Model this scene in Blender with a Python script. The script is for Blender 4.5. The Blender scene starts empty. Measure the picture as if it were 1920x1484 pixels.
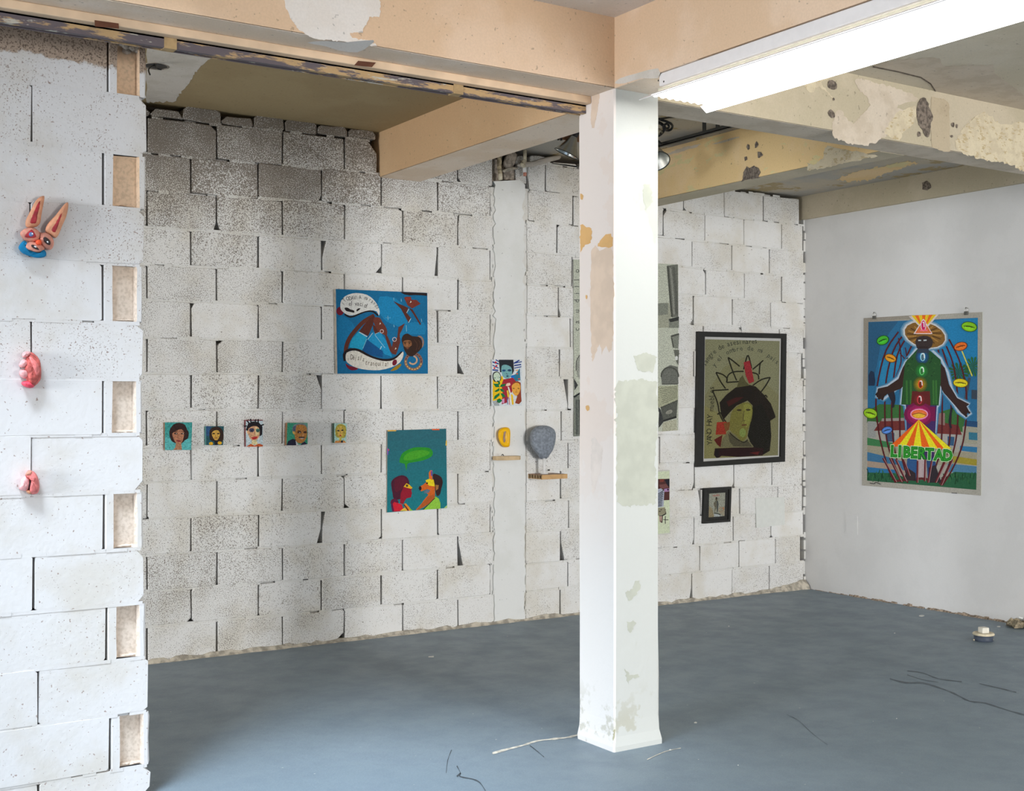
import bpy, bmesh, math, random
from mathutils import Vector

random.seed(7)
sc = bpy.context.scene
col = sc.collection

# ---------------------------------------------------------------- camera
F_PX, CX, CY, YAW = 2326.6, 960.0, 756.3, 0.5752
CAM = Vector((-2.045, -6.874, 1.445))
cam_d = bpy.data.cameras.new('camera')
cam_d.sensor_width = 36.0
cam_d.lens = F_PX / 1920 * 36.0
cam_d.shift_y = (CY - 742.0) / 1920
cam_d.clip_start = 0.05
cam = bpy.data.objects.new('camera', cam_d)
cam.location = CAM
cam.rotation_euler = (math.radians(90), 0, -YAW)
col.objects.link(cam)
sc.camera = cam

# ---------------------------------------------------------------- light and exposure
sc.view_settings.view_transform = 'Standard'
sc.view_settings.look = 'None'
sc.view_settings.gamma = 1.0
sc.view_settings.use_curve_mapping = False
sc.view_settings.exposure = 0.0
w = bpy.data.worlds.new('sky')
sc.world = w
w.use_nodes = True
w.node_tree.nodes['Background'].inputs[0].default_value = (0.78, 0.88, 1.0, 1)
w.node_tree.nodes['Background'].inputs[1].default_value = 0.55


def area(name, loc, rot, sx, sy, power, color):
    l = bpy.data.lights.new(name, 'AREA')
    l.shape = 'RECTANGLE'
    l.size, l.size_y, l.energy, l.color = sx, sy, power, color
    o = bpy.data.objects.new(name, l)
    o.location, o.rotation_euler = loc, rot
    col.objects.link(o)
    return o


# daylight through the wide doorway on the left and the shop front behind the camera
def aim(loc, to):
    return (Vector(to) - Vector(loc)).to_track_quat('-Z', 'Y').to_euler()


LA, LB = (-13.0, -6.0, 1.9), (2.3, -15.8, 1.5)
area('daylight_doorway', LA, aim(LA, (1.0, -3.4, 1.7)), 3.0, 2.6, 1200, (0.90, 0.95, 1.0))
area('daylight_window', (-4.9, -1.2, 1.0), aim((0, 0, 0), (1, 0, 0.12)), 1.7, 1.1, 120, (1.0, 0.98, 0.94))
area('daylight_shopfront', LB, aim(LB, (1.6, -2.0, 1.1)), 2.6, 2.6, 1150, (1.0, 0.98, 0.955))
LS = (-4.1, -5.15, 8.6)
area('assumed_skylight', LS, aim(LS, (0.1, -2.25, 0.0)), 2.6, 2.6, 1650, (0.76, 0.88, 1.0))  # unseen, assumed skylight: sky light added for the blue pool on the floor
# unseen, assumed second tube: an area light added left of the camera
area('assumed_tube', (-3.2, -4.9, 2.70), (0, 0, 0), 0.28, 2.2, 42, (0.86, 0.94, 1.0))

TUBE_STRENGTH = 7.5

# ---------------------------------------------------------------- projection helpers (pixel of the photo -> point on a real plane)
_c, _s = math.cos(YAW), math.sin(YAW)
RIGHT, FWD, UP = Vector((_c, -_s, 0)), Vector((_s, _c, 0)), Vector((0, 0, 1))


def ray(px, py):
    return RIGHT * ((px - CX) / F_PX) + UP * ((CY - py) / F_PX) + FWD


def pY(px, py, v=0.0):
    d = ray(px, py); return CAM + d * ((v - CAM.y) / d.y)


def pX(px, py, v):
    d = ray(px, py); return CAM + d * ((v - CAM.x) / d.x)


def pZ(px, py, v=0.0):
    d = ray(px, py); return CAM + d * ((v - CAM.z) / d.z)


def lin(c):
    return tuple(((x / 255) / 12.92 if x / 255 <= 0.04045 else ((x / 255 + 0.055) / 1.055) ** 2.4) for x in c)


# ---------------------------------------------------------------- materials
class NT:
    def __init__(self, name, rough=0.85, spec=0.3):
        self.m = bpy.data.materials.new(name)
        self.m.use_nodes = True
        self.t = self.m.node_tree
        self.b = self.t.nodes['Principled BSDF']
        self.b.inputs['Roughness'].default_value = rough
        self.b.inputs['Specular IOR Level'].default_value = spec
        self._pos = None

    def n(self, typ, **kw):
        nd = self.t.nodes.new(typ)
        for k, v in kw.items():
            setattr(nd, k, v)
        return nd

    def l(self, a, b):
        self.t.links.new(a, b)

    def setin(self, sock, v):
        if isinstance(v, bpy.types.NodeSocket):
            self.l(v, sock)
        elif isinstance(v, (tuple, list)):
            sock.default_value = tuple(v) + ((1,) if len(v) == 3 and sock.type == 'RGBA' else ())
        else:
            sock.default_value = v

    def pos(self):
        if self._pos is None:
            self._pos = self.n('ShaderNodeNewGeometry').outputs['Position']
        return self._pos

    def obj(self):
        return self.n('ShaderNodeTexCoord').outputs['Object']

    def xyz(self):
        s = self.n('ShaderNodeSeparateXYZ'); self.l(self.pos(), s.inputs[0]); return s.outputs

    def noise(self, scale, detail=2, rough=0.5, vec=None, stretch=None):
        v = vec or self.pos()
        if stretch:
            mp = self.n('ShaderNodeMapping'); self.l(v, mp.inputs[0]); mp.inputs['Scale'].default_value = stretch; v = mp.outputs[0]
        nd = self.n('ShaderNodeTexNoise'); self.l(v, nd.inputs['Vector'])
        nd.inputs['Scale'].default_value = scale; nd.inputs['Detail'].default_value = detail; nd.inputs['Roughness'].default_value = rough
        return nd.outputs[0]

    def math(self, op, a, b=0.0, clamp=False):
        nd = self.n('ShaderNodeMath', operation=op, use_clamp=clamp)
        self.setin(nd.inputs[0], a); self.setin(nd.inputs[1], b)
        return nd.outputs[0]

    def ramp(self, v, a, b, lo=0.0, hi=1.0):
        nd = self.n('ShaderNodeMapRange', interpolation_type='SMOOTHSTEP')
        for i, x in enumerate((v, a, b, lo, hi)):
            self.setin(nd.inputs[i], x)
        return nd.outputs[0]

    def mix(self, f, a, b, blend='MIX'):
        nd = self.n('ShaderNodeMix', data_type='RGBA', blend_type=blend)
        self.setin(nd.inputs['Factor'], f); self.setin(nd.inputs['A'], a); self.setin(nd.inputs['B'], b)
        return nd.outputs['Result']

    def base(self, c):
        self.setin(self.b.inputs['Base Color'], c)

    def bump(self, h, strength=0.4, dist=0.004):
        nd = self.n('ShaderNodeBump'); nd.inputs['Strength'].default_value = strength; nd.inputs['Distance'].default_value = dist
        self.l(h, nd.inputs['Height']); self.l(nd.outputs[0], self.b.inputs['Normal'])


def simple(name, c, rough=0.8, metal=0.0, var=0.12, scale=30, bump=0.0, bscale=90, spec=0.3):
    m = NT(name, rough, spec)
    f = m.noise(scale, 3)
    dark = tuple(x * (1 - var) for x in c); lite = tuple(min(1, x * (1 + var)) for x in c)
    m.base(m.mix(m.ramp(f, 0.35, 0.65), dark, lite))
    m.b.inputs['Metallic'].default_value = metal
    if bump:
        m.bump(m.noise(bscale, 3), bump, 0.004)
    return m.m


def block_mat(name, thr, white, pitc, ztop=None, brown_z=None, scale=190, pk0=0.27):
    m = NT(name, 0.92, 0.15)
    g = m.noise(scale, 2.2, 0.6)
    big = m.noise(1.7, 3)
    mid = m.noise(7, 2)
    fin = m.noise(60, 3)
    rnd = m.n('ShaderNodeObjectInfo').outputs['Random']
    t = m.math('ADD', thr, m.math('MULTIPLY', m.math('SUBTRACT', big, 0.5), 0.13))
    t = m.math('ADD', t, m.math('MULTIPLY', m.math('SUBTRACT', mid, 0.5), 0.16))
    t = m.math('ADD', t, m.math('MULTIPLY', m.math('SUBTRACT', rnd, 0.5), 0.07))
    z = m.xyz()
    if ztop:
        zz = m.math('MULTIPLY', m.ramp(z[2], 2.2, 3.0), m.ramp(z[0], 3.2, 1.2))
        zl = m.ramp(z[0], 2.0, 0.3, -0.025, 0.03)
        t = m.math('ADD', t, m.math('MULTIPLY', zz, ztop)); t = m.math('ADD', t, zl)  # denser pits up and to the left: thin paint plus painted-in shade
    if brown_z:
        t = m.math('ADD', t, m.ramp(z[2], 0.9, 2.7, 0.0, 0.055))
    pit = m.ramp(g, m.math('SUBTRACT', t, 0.055), t, 1.0, 0.0)
    pit = m.math('MULTIPLY', pit, 0.92)
    tone = m.mix(m.ramp(m.noise(3.3, 4, 0.6), 0.42, 0.68), white, tuple(a * b for a, b in zip(white, (0.90, 0.87, 0.81))))
    tone = m.mix(m.math('MULTIPLY', rnd, 0.12), tone, (0.5, 0.48, 0.44))
    c = m.mix(pit, tone, pitc)
    # sparse larger pock marks
    pk = m.ramp(m.noise(64 if not brown_z else 95, 1), pk0, pk0 - 0.025, 0.0, 0.8)
    c = m.mix(pk, c, pitc)
    if brown_z:
        f = m.ramp(m.math('ADD', z[2], m.math('MULTIPLY', m.math('SUBTRACT', m.noise(14, 4, 0.65), 0.5), 0.09)), brown_z - 0.006, brown_z + 0.006)
        bare = m.mix(m.ramp(g, 0.36, 0.52), (0.15, 0.11, 0.085), (0.40, 0.31, 0.24))
        c = m.mix(f, c, bare)
    m.base(c)
    h = m.math('ADD', m.math('MULTIPLY', pit, -1.0), m.math('MULTIPLY', fin, 0.6))
    m.bump(h, 0.55, 0.0035)
    return m.m


def paint_mat(name, c1, c2, scale=2.2, lo=0.45, hi=0.6, rough=0.8, grain=0.06, third=None, spec=0.3, specks=0.5):
    m = NT(name, rough, spec)
    f = m.ramp(m.noise(scale, 5, 0.6), lo, hi)
    c = m.mix(f, c1, c2)
    if third:
        c = m.mix(m.ramp(m.noise(scale * 1.7, 4, 0.7, stretch=(1, 1, 2.3)), 0.56, 0.60), c, third)
    g = m.noise(120, 2)
    c = m.mix(m.ramp(g, 0.3, 0.7, 0.0, grain * 2), c, tuple(x * 0.55 for x in c1))
    sp = m.ramp(m.noise(55, 1), 0.275, 0.25)
    c = m.mix(m.math('MULTIPLY', sp, specks), c, tuple(x * 0.4 for x in c1))
    m.base(c)
    m.bump(m.noise(45, 4, 0.6), 0.18, 0.004)
    return m.m


M = {}
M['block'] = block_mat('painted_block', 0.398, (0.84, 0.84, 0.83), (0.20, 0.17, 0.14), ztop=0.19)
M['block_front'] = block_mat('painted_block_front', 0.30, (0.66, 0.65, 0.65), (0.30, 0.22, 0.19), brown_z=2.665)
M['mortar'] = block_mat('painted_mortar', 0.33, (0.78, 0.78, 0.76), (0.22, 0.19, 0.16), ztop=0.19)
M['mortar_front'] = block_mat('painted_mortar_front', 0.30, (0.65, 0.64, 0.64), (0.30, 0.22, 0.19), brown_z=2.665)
def bare_mat():
    m = NT('bare_block', 0.95, 0.15)
    z = m.xyz()
    c = m.mix(m.ramp(z[2], 2.35, 1.7), (0.74, 0.54, 0.37), (0.74, 0.64, 0.55))
    c = m.mix(m.ramp(m.noise(80, 3), 0.3, 0.6, 0.35, 0.0), c, (0.34, 0.25, 0.17))
    m.base(c); m.bump(m.noise(130, 3), 0.4, 0.003)
    return m.m


M['bare'] = bare_mat()
M['bare_grey'] = simple('bare_mortar', (0.36, 0.31, 0.26), 0.95, var=0.35, scale=40, bump=0.8, bscale=80)
M['core'] = simple('dark_core', (0.10, 0.085, 0.07), 0.95)  # dark tone stands in for shadow behind the gaps
M['plaster'] = paint_mat('white_plaster', (0.80, 0.81, 0.80), (0.76, 0.77, 0.75), 3, rough=0.85, grain=0.02)
M['wall_white'] = paint_mat('white_wall_paint', (0.72, 0.715, 0.71), (0.69, 0.685, 0.68), 2.5, rough=0.7, grain=0.02, specks=0.06)
M['tan'] = paint_mat('tan_beam_paint', (0.74, 0.52, 0.34), (0.80, 0.59, 0.42), 1.6, rough=0.75)
M['tan_deep'] = paint_mat('ochre_beam_paint', (0.80, 0.58, 0.29), (0.83, 0.62, 0.36), 1.8, rough=0.75, third=(0.72, 0.62, 0.33))
M['tan_side'] = paint_mat('orange_beam_paint', (0.82, 0.55, 0.32), (0.86, 0.60, 0.36), 1.8, rough=0.75)
M['soffit'] = paint_mat('greyed_plaster', (0.78, 0.62, 0.47), (0.84, 0.70, 0.57), 3.0, rough=0.85)
M['beam_far'] = paint_mat('khaki_beam_paint', (0.50, 0.44, 0.32), (0.56, 0.49, 0.37), 2.0, rough=0.85)
M['ceil_front'] = paint_mat('pale_ceiling_paint', (0.80, 0.72, 0.66), (0.74, 0.66, 0.58), 1.5, rough=0.85)
M['ceil_khaki'] = paint_mat('khaki_ceiling_paint', (0.60, 0.54, 0.42), (0.66, 0.60, 0.49), 1.3, rough=0.85)
M['ceil_shaded'] = paint_mat('shaded_tan_ceiling', (0.36, 0.27, 0.145), (0.39, 0.30, 0.165), 1.8, rough=0.9)  # tan ceiling paint darkened to olive, its shade put into the colour
M['ceil_grey'] = paint_mat('grey_ceiling_plaster', (0.44, 0.42, 0.38), (0.52, 0.46, 0.36), 2.4, rough=0.9, third=(0.42, 0.33, 0.18))
M['patch_white'] = paint_mat('bare_filler', (0.82, 0.76, 0.70), (0.80, 0.73, 0.66), 6, rough=0.9)
M['patch_grey'] = paint_mat('grey_filler', (0.66, 0.61, 0.55), (0.60, 0.55, 0.48), 6, rough=0.9)
M['patch_pink'] = paint_mat('pinkish_filler', (0.63, 0.55, 0.45), (0.56, 0.48, 0.38), 7, rough=0.9)
M['patch_cream'] = paint_mat('cream_filler', (0.66, 0.58, 0.42), (0.58, 0.50, 0.36), 14, rough=0.9, third=(0.50, 0.40, 0.24))
M['strip'] = paint_mat('brown_render_strip', (0.50, 0.42, 0.30), (0.44, 0.36, 0.25), 5, rough=0.9)
M['hole'] = simple('exposed_concrete', (0.17, 0.14, 0.115), 0.95, var=0.4, scale=60, bump=0.8)
M['rust_brown'] = simple('brown_notch', (0.13, 0.05, 0.028), 0.9)


def column_mat():
    m = NT('column_paint', 0.7, 0.3)
    x = m.xyz()
    n1 = m.ramp(m.noise(3.2, 5, 0.62, stretch=(1, 1, 0.6)), 0.60, 0.63)
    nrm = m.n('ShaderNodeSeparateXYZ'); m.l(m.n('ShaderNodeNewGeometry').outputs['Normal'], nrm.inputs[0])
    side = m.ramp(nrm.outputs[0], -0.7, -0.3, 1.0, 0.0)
    front = m.mix(n1, (0.585, 0.60, 0.575), (0.54, 0.555, 0.51))  # front face toned down against the tube, light worked into its paint
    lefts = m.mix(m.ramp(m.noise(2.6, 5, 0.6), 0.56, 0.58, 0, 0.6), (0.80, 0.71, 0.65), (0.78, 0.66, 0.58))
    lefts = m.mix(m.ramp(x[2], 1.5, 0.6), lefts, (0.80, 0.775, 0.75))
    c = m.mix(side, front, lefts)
    st = m.math('MULTIPLY', m.ramp(m.noise(7, 4, 0.65), 0.54, 0.60, 0, 0.5), m.ramp(x[2], 0.30, 0.1))
    c = m.mix(st, c, (0.40, 0.38, 0.27))
    m.base(c)
    m.bump(m.noise(35, 4, 0.6), 0.25, 0.005)
    return m.m


M['column'] = column_mat()
for k_, c_ in (('tan', (0.72, 0.565, 0.44)), ('tan_lite', (0.76, 0.68, 0.62)), ('orange', (0.70, 0.42, 0.17)), ('grey', (0.485, 0.50, 0.43)), ('white', (0.585, 0.60, 0.575)), ('stain', (0.44, 0.43, 0.31))):
    M['column_' + k_] = simple('column_' + k_ + '_patch', c_, 0.75, var=0.05, scale=14)


def floor_mat():
    m = NT('grey_floor_paint', 0.5, 0.4)
    n1 = m.noise(0.9, 4, 0.55)
    n2 = m.noise(5, 5, 0.65)
    c = m.mix(m.ramp(n1, 0.35, 0.65), (0.185, 0.245, 0.292), (0.207, 0.268, 0.318))
    c = m.mix(m.ramp(n2, 0.4, 0.75, 0, 0.35), c, (0.16, 0.195, 0.24))
    scuff = m.ramp(m.noise(2.4, 6, 0.7, stretch=(1, 3, 1)), 0.62, 0.75, 0, 0.4)
    c = m.mix(scuff, c, (0.25, 0.29, 0.34))
    c = m.mix(m.ramp(m.noise(230, 2, 0.7), 0.35, 0.65, 0.0, 0.28), c, (0.12, 0.15, 0.18))
    c = m.mix(m.ramp(m.noise(170, 2, 0.7), 0.56, 0.68, 0.0, 0.25), c, (0.40, 0.46, 0.53))
    sp = m.ramp(m.noise(42, 1), 0.795, 0.82)
    c = m.mix(sp, c, (0.62, 0.62, 0.58))
    m.base(c)
    m.setin(m.b.inputs['Roughness'], m.ramp(n2, 0.3, 0.7, 0.42, 0.58))
    h = m.math('ADD', m.math('MULTIPLY', m.noise(9, 5, 0.6), 1.0), m.math('MULTIPLY', m.noise(90, 2), 0.15))
    m.bump(h, 0.25, 0.012)
    return m.m


M['floor'] = floor_mat()
M['crack'] = simple('floor_crack', (0.06, 0.07, 0.08), 0.9)
M['wrinkle'] = simple('floor_wrinkle', (0.125, 0.15, 0.175), 0.7)
M['splash'] = simple('cream_paint_splash', (0.62, 0.58, 0.50), 0.8, var=0.25, scale=40)
M['speck'] = simple('white_speck', (0.72, 0.73, 0.70), 0.8)
M['fillet_tan'] = simple('ochre_strap', (0.44, 0.30, 0.15), 0.8)
M['fillet'] = simple('sandy_mortar', (0.47, 0.43, 0.36), 0.95, var=0.3, scale=25, bump=0.6)
M['broken'] = simple('broken_plaster', (0.33, 0.26, 0.20), 0.95, var=0.5, scale=60, bump=0.8)
M['wood_pale'] = simple('painted_timber', (0.76, 0.56, 0.38), 0.75, var=0.10, scale=8)


def track_mat():
    m = NT('rusty_track', 0.7, 0.4)
    f = m.ramp(m.noise(9, 6, 0.7, stretch=(0.45, 1, 2.2)), 0.52, 0.58)
    c = m.mix(f, (0.13, 0.105, 0.115), (0.50, 0.33, 0.16))
    c = m.mix(m.ramp(m.noise(17, 4, 0.7, stretch=(0.4, 1, 2)), 0.60, 0.64), c, (0.50, 0.47, 0.40))
    m.base(c); m.bump(m.noise(60, 3), 0.4, 0.003)
    return m.m


M['track'] = track_mat()
M['fixture'] = simple('white_enamel', (0.80, 0.76, 0.74), 0.4, var=0.02, spec=0.5)
M['fixture_shaded'] = simple('shaded_enamel', (0.62, 0.58, 0.46), 0.5, var=0.03)  # white enamel toned khaki, its shade put into the colour
M['dark_metal'] = simple('dark_steel', (0.055, 0.055, 0.05), 0.55, metal=0.4)
M['black'] = simple('black_plastic', (0.018, 0.018, 0.018), 0.45, spec=0.5)
M['chrome'] = simple('polished_aluminium', (0.72, 0.72, 0.70), 0.16, metal=1.0, var=0.04)
M['chrome_dull'] = simple('brushed_aluminium', (0.62, 0.62, 0.58), 0.35, metal=1.0, var=0.05)
M['pipe'] = simple('cream_pipe', (0.66, 0.60, 0.46), 0.7, var=0.15)
M['oldpipe'] = simple('old_pipe', (0.36, 0.30, 0.20), 0.85, var=0.5, scale=45)
M['coral'] = simple('coral_clay', (0.62, 0.27, 0.20), 0.6, var=0.2, bump=0.5, bscale=110)
M['coral_lite'] = simple('orange_clay', (0.66, 0.31, 0.18), 0.6, var=0.12, bump=0.4, bscale=110)
M['crimson'] = simple('crimson_paint', (0.36, 0.025, 0.035), 0.5, var=0.3)
M['dark_paint'] = simple('dark_paint', (0.035, 0.022, 0.022), 0.5)
M['nose'] = simple('red_paint', (0.75, 0.09, 0.03), 0.5)
M['cyan'] = simple('blue_clay', (0.0, 0.17, 0.36), 0.6, var=0.15, bump=0.4)
M['eye_blue'] = simple('blue_grey_paint', (0.10, 0.16, 0.33), 0.3)
M['eye_white'] = simple('white_gloss', (0.75, 0.78, 0.82), 0.25)
M['pink'] = simple('pink_clay', (0.72, 0.20, 0.19), 0.6, var=0.22, scale=45, bump=0.5, bscale=100)
M['pink_deep'] = simple('deep_pink_clay', (0.55, 0.115, 0.10), 0.6, var=0.3, scale=50, bump=0.6, bscale=100)
M['pink_pale'] = simple('pale_pink_clay', (0.82, 0.42, 0.42), 0.6, var=0.1, bump=0.4)
M['hot_pink'] = simple('hot_pink_clay', (0.78, 0.08, 0.13), 0.6, var=0.15, bump=0.4)
M['yellow'] = simple('yellow_enamel', (0.93, 0.50, 0.0), 0.4, var=0.04, bump=0.15)
M['taupe'] = simple('taupe_paint', (0.36, 0.24, 0.18), 0.7)
M['stone'] = simple('blue_grey_clay', (0.235, 0.265, 0.31), 0.75, var=0.2, scale=60, bump=0.9, bscale=70)
M['peg'] = simple('white_peg', (0.78, 0.78, 0.78), 0.6, var=0.02)
M['shelf_wood'] = simple('shelf_wood', (0.54, 0.33, 0.15), 0.6, var=0.15, scale=12)
M['shelf_top'] = simple('brown_shelf_top', (0.33, 0.20, 0.13), 0.6, var=0.15, scale=12)
M['shelf_pale'] = simple('pale_shelf_wood', (0.60, 0.44, 0.26), 0.65, var=0.14, scale=16)
M['canvas_edge'] = simple('raw_canvas_edge', (0.42, 0.38, 0.32), 0.9, var=0.15)
M['brown_edge'] = simple('brown_wood_edge', (0.28, 0.15, 0.08), 0.7, var=0.2)
M['darkred_edge'] = simple('dark_red_edge', (0.20, 0.03, 0.035), 0.7)
M['green_edge'] = simple('dark_green_edge', (0.06, 0.10, 0.07), 0.7)
M['teal_edge'] = simple('teal_edge', (0.10, 0.28, 0.27), 0.7)
M['frame_black'] = simple('black_frame', (0.016, 0.016, 0.015), 0.45, spec=0.4)
M['mat_white'] = simple('white_mount', (0.66, 0.66, 0.64), 0.8, var=0.02)
M['mat_black'] = simple('charcoal_mount', (0.028, 0.028, 0.026), 0.7)
M['paper'] = simple('greenish_paper', (0.62, 0.64, 0.56), 0.9, var=0.05, scale=6)
M['card'] = simple('white_card', (0.74, 0.76, 0.73), 0.8, var=0.02)
M['clip'] = simple('clip_metal', (0.16, 0.16, 0.15), 0.35, metal=0.7)
M['beige_cap'] = simple('beige_plastic', (0.66, 0.58, 0.42), 0.5, var=0.15)
M['cap_white'] = simple('white_plastic', (0.78, 0.75, 0.66), 0.5, var=0.05)
M['cap_dark'] = simple('navy_pipe', (0.055, 0.07, 0.10), 0.5)
M['rubble'] = simple('mossy_rubble', (0.30, 0.25, 0.17), 0.95, var=0.5, scale=50, bump=0.9)


def print_mat(name, grain=0.12, rough=0.75, scale=120):
    m = NT(name, rough, 0.25)
    at = m.n('ShaderNodeAttribute', attribute_name='Col')
    f = m.ramp(m.noise(scale, 3, 0.7), 0.3, 0.7, 1 - grain * 2, 1.0)
    cmb = m.n('ShaderNodeCombineColor')
    for i in range(3):
        m.l(f, cmb.inputs[i])
    m.base(m.mix(1.0, at.outputs['Color'], cmb.outputs[0], 'MULTIPLY'))
    return m.m


M['print'] = print_mat('painted_picture')
M['print_rough'] = print_mat('painted_picture_rough', 0.28, 0.8, 150)


def lens_mat():
    m = NT('lit_diffuser', 0.4)
    m.base((0.9, 0.9, 0.9))
    m.b.inputs['Emission Color'].default_value = (1.0, 1.0, 0.97, 1)
    m.b.inputs['Emission Strength'].default_value = TUBE_STRENGTH
    return m.m


M['lens'] = lens_mat()


def glass_mat():
    m = NT('picture_glass', 0.08, 0.5)
    m.base((0, 0, 0))
    m.b.inputs['Alpha'].default_value = 0.05
    return m.m


M['glass'] = glass_mat()

# ---------------------------------------------------------------- object helpers


def link(name, me, mats, parent=None, loc=(0, 0, 0)):
    o = bpy.data.objects.new(name, me)
    for m in (mats if isinstance(mats, (list, tuple)) else [mats]):
        me.materials.append(M[m])
    o.location = loc
    col.objects.link(o)
    if parent is not None:
        o.parent = parent
    return o


def from_bm(name, bm, mats, parent=None, smooth=False):
    me = bpy.data.meshes.new(name)
    bm.to_mesh(me); bm.free()
    if smooth:
        for p in me.polygons:
            p.use_smooth = True
    return link(name, me, mats, parent)


def from_py(name, vs, fs, mats, parent=None, smooth=False):
    me = bpy.data.meshes.new(name)
    me.from_pydata([tuple(v) for v in vs], [], fs)
    me.update()
    if smooth:
        for p in me.polygons:
            p.use_smooth = True
    return link(name, me, mats, parent)


def thing(name, label, cat, loc=(0, 0, 0), group=None):
    o = bpy.data.objects.new(name, None)
    o.empty_display_size = 0.05
    o.location = loc
    col.objects.link(o)
    return tag(o, label, cat, group)


def tag(o, label, cat, group=None):
    o['label'] = label; o['category'] = cat
    if group:
        o['group'] = group
    return o


def struct(o):
    o['kind'] = 'structure'
    return o


def adopt(parent, *kids):
    """parent keeps its base point; the parts stay where they stand"""
    for k in kids:
        k.parent = parent
        k.location = k.location - parent.location
    return parent


def bm_box(bm, a, b, mi=0):
    x0, y0, z0 = a; x1, y1, z1 = b
    v = [bm.verts.new(p) for p in ((x0, y0, z0), (x1, y0, z0), (x1, y1, z0), (x0, y1, z0), (x0, y0, z1), (x1, y0, z1), (x1, y1, z1), (x0, y1, z1))]
    for f in ((0, 3, 2, 1), (4, 5, 6, 7), (0, 1, 5, 4), (1, 2, 6, 5), (2, 3, 7, 6), (3, 0, 4, 7)):
        fc = bm.faces.new([v[i] for i in f]); fc.material_index = mi
    return v


def box(name, a, b, mat, parent=None, bevel=0.0):
    bm = bmesh.new()
    bm_box(bm, a, b)
    if bevel:
        bmesh.ops.bevel(bm, geom=bm.edges[:], offset=bevel, segments=1, affect='EDGES')
    return from_bm(name, bm, mat, parent)


def tube_bm(bm, pts, r, seg=8, caps=True):
    pts = [Vector(p) for p in pts]
    rs = r if isinstance(r, (list, tuple)) else [r] * len(pts)
    rings = []
    for i, p in enumerate(pts):
        t = (pts[min(i + 1, len(pts) - 1)] - pts[max(i - 1, 0)]).normalized()
        ref = Vector((0, 0, 1)) if abs(t.z) < 0.9 else Vector((1, 0, 0))
        u = t.cross(ref).normalized(); v = t.cross(u)
        rings.append([bm.verts.new(p + (u * math.cos(a) + v * math.sin(a)) * rs[i]) for a in [2 * math.pi * k / seg for k in range(seg)]])
    for a, b in zip(rings, rings[1:]):
        for k in range(seg):
            bm.faces.new((a[k], a[(k + 1) % seg], b[(k + 1) % seg], b[k]))
    if caps:
        bm.faces.new(rings[0][::-1]); bm.faces.new(rings[-1])


def tube(name, pts, r, mat, parent=None, seg=8):
    bm = bmesh.new(); tube_bm(bm, pts, r, seg)
    bmesh.ops.recalc_face_normals(bm, faces=bm.faces)
    return from_bm(name, bm, mat, parent, True)


def lathe(name, prof, axis, origin, mat, parent=None, seg=24, closed=False):
    """prof: (radius, distance along axis)"""
    ax = Vector(axis).normalized(); ref = Vector((0, 0, 1)) if abs(ax.z) < 0.9 else Vector((1, 0, 0))
    u = ax.cross(ref).normalized(); v = ax.cross(u); o = Vector(origin)
    bm = bmesh.new(); rings = []
    for r, h in prof:
        rings.append([bm.verts.new(o + ax * h + (u * math.cos(a) + v * math.sin(a)) * max(r, 1e-4)) for a in [2 * math.pi * k / seg for k in range(seg)]])
    for a, b in zip(rings, rings[1:]):
        for k in range(seg):
            bm.faces.new((a[k], a[(k + 1) % seg], b[(k + 1) % seg], b[k]))
    if closed:
        bm.faces.new(rings[0][::-1]); bm.faces.new(rings[-1])
    bmesh.ops.recalc_face_normals(bm, faces=bm.faces)
    return from_bm(name, bm, mat, parent, True)


def catmull(pts, n=4, closed=True):
    out = []; m = len(pts)
    rng = range(m) if closed else range(m - 1)
    for i in rng:
        if closed:
            p0, p1, p2, p3 = pts[(i - 1) % m], pts[i], pts[(i + 1) % m], pts[(i + 2) % m]
        else:
            p0, p1, p2, p3 = pts[max(i - 1, 0)], pts[i], pts[i + 1], pts[min(i + 2, m - 1)]
        for k in range(n):
            t = k / n
            out.append(tuple(0.5 * (2 * b + (c - a) * t + (2 * a - 5 * b + 4 * c - d) * t * t + (3 * b - a - 3 * c + d) * t ** 3) for a, b, c, d in zip(p0, p1, p2, p3)))
    if not closed:
        out.append(tuple(pts[-1]))
    return out


# crop of the photo used while measuring: (origin x, origin y, zoom)
def crop_px(crop, p):
    return crop[0] + p[0] / crop[2], crop[1] + p[1] / crop[2]


def on_plane(plane, px, py, h=0.0):
    """plane = (axis, value); h = height off the plane towards the room"""
    if plane[0] == 'Y':
        return pY(px, py, plane[1] - h)
    if plane[0] == 'X':
        return pX(px, py, plane[1] - h)
    if plane[0] == 'x':      # faces -x too, kept for beams
        return pX(px, py, plane[1] - h)
    if plane[0] == 'Z':
        return pZ(px, py, plane[1] + h)
    if plane[0] == 'z':      # soffit / ceiling seen from below
        return pZ(px, py, plane[1] - h)


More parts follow.
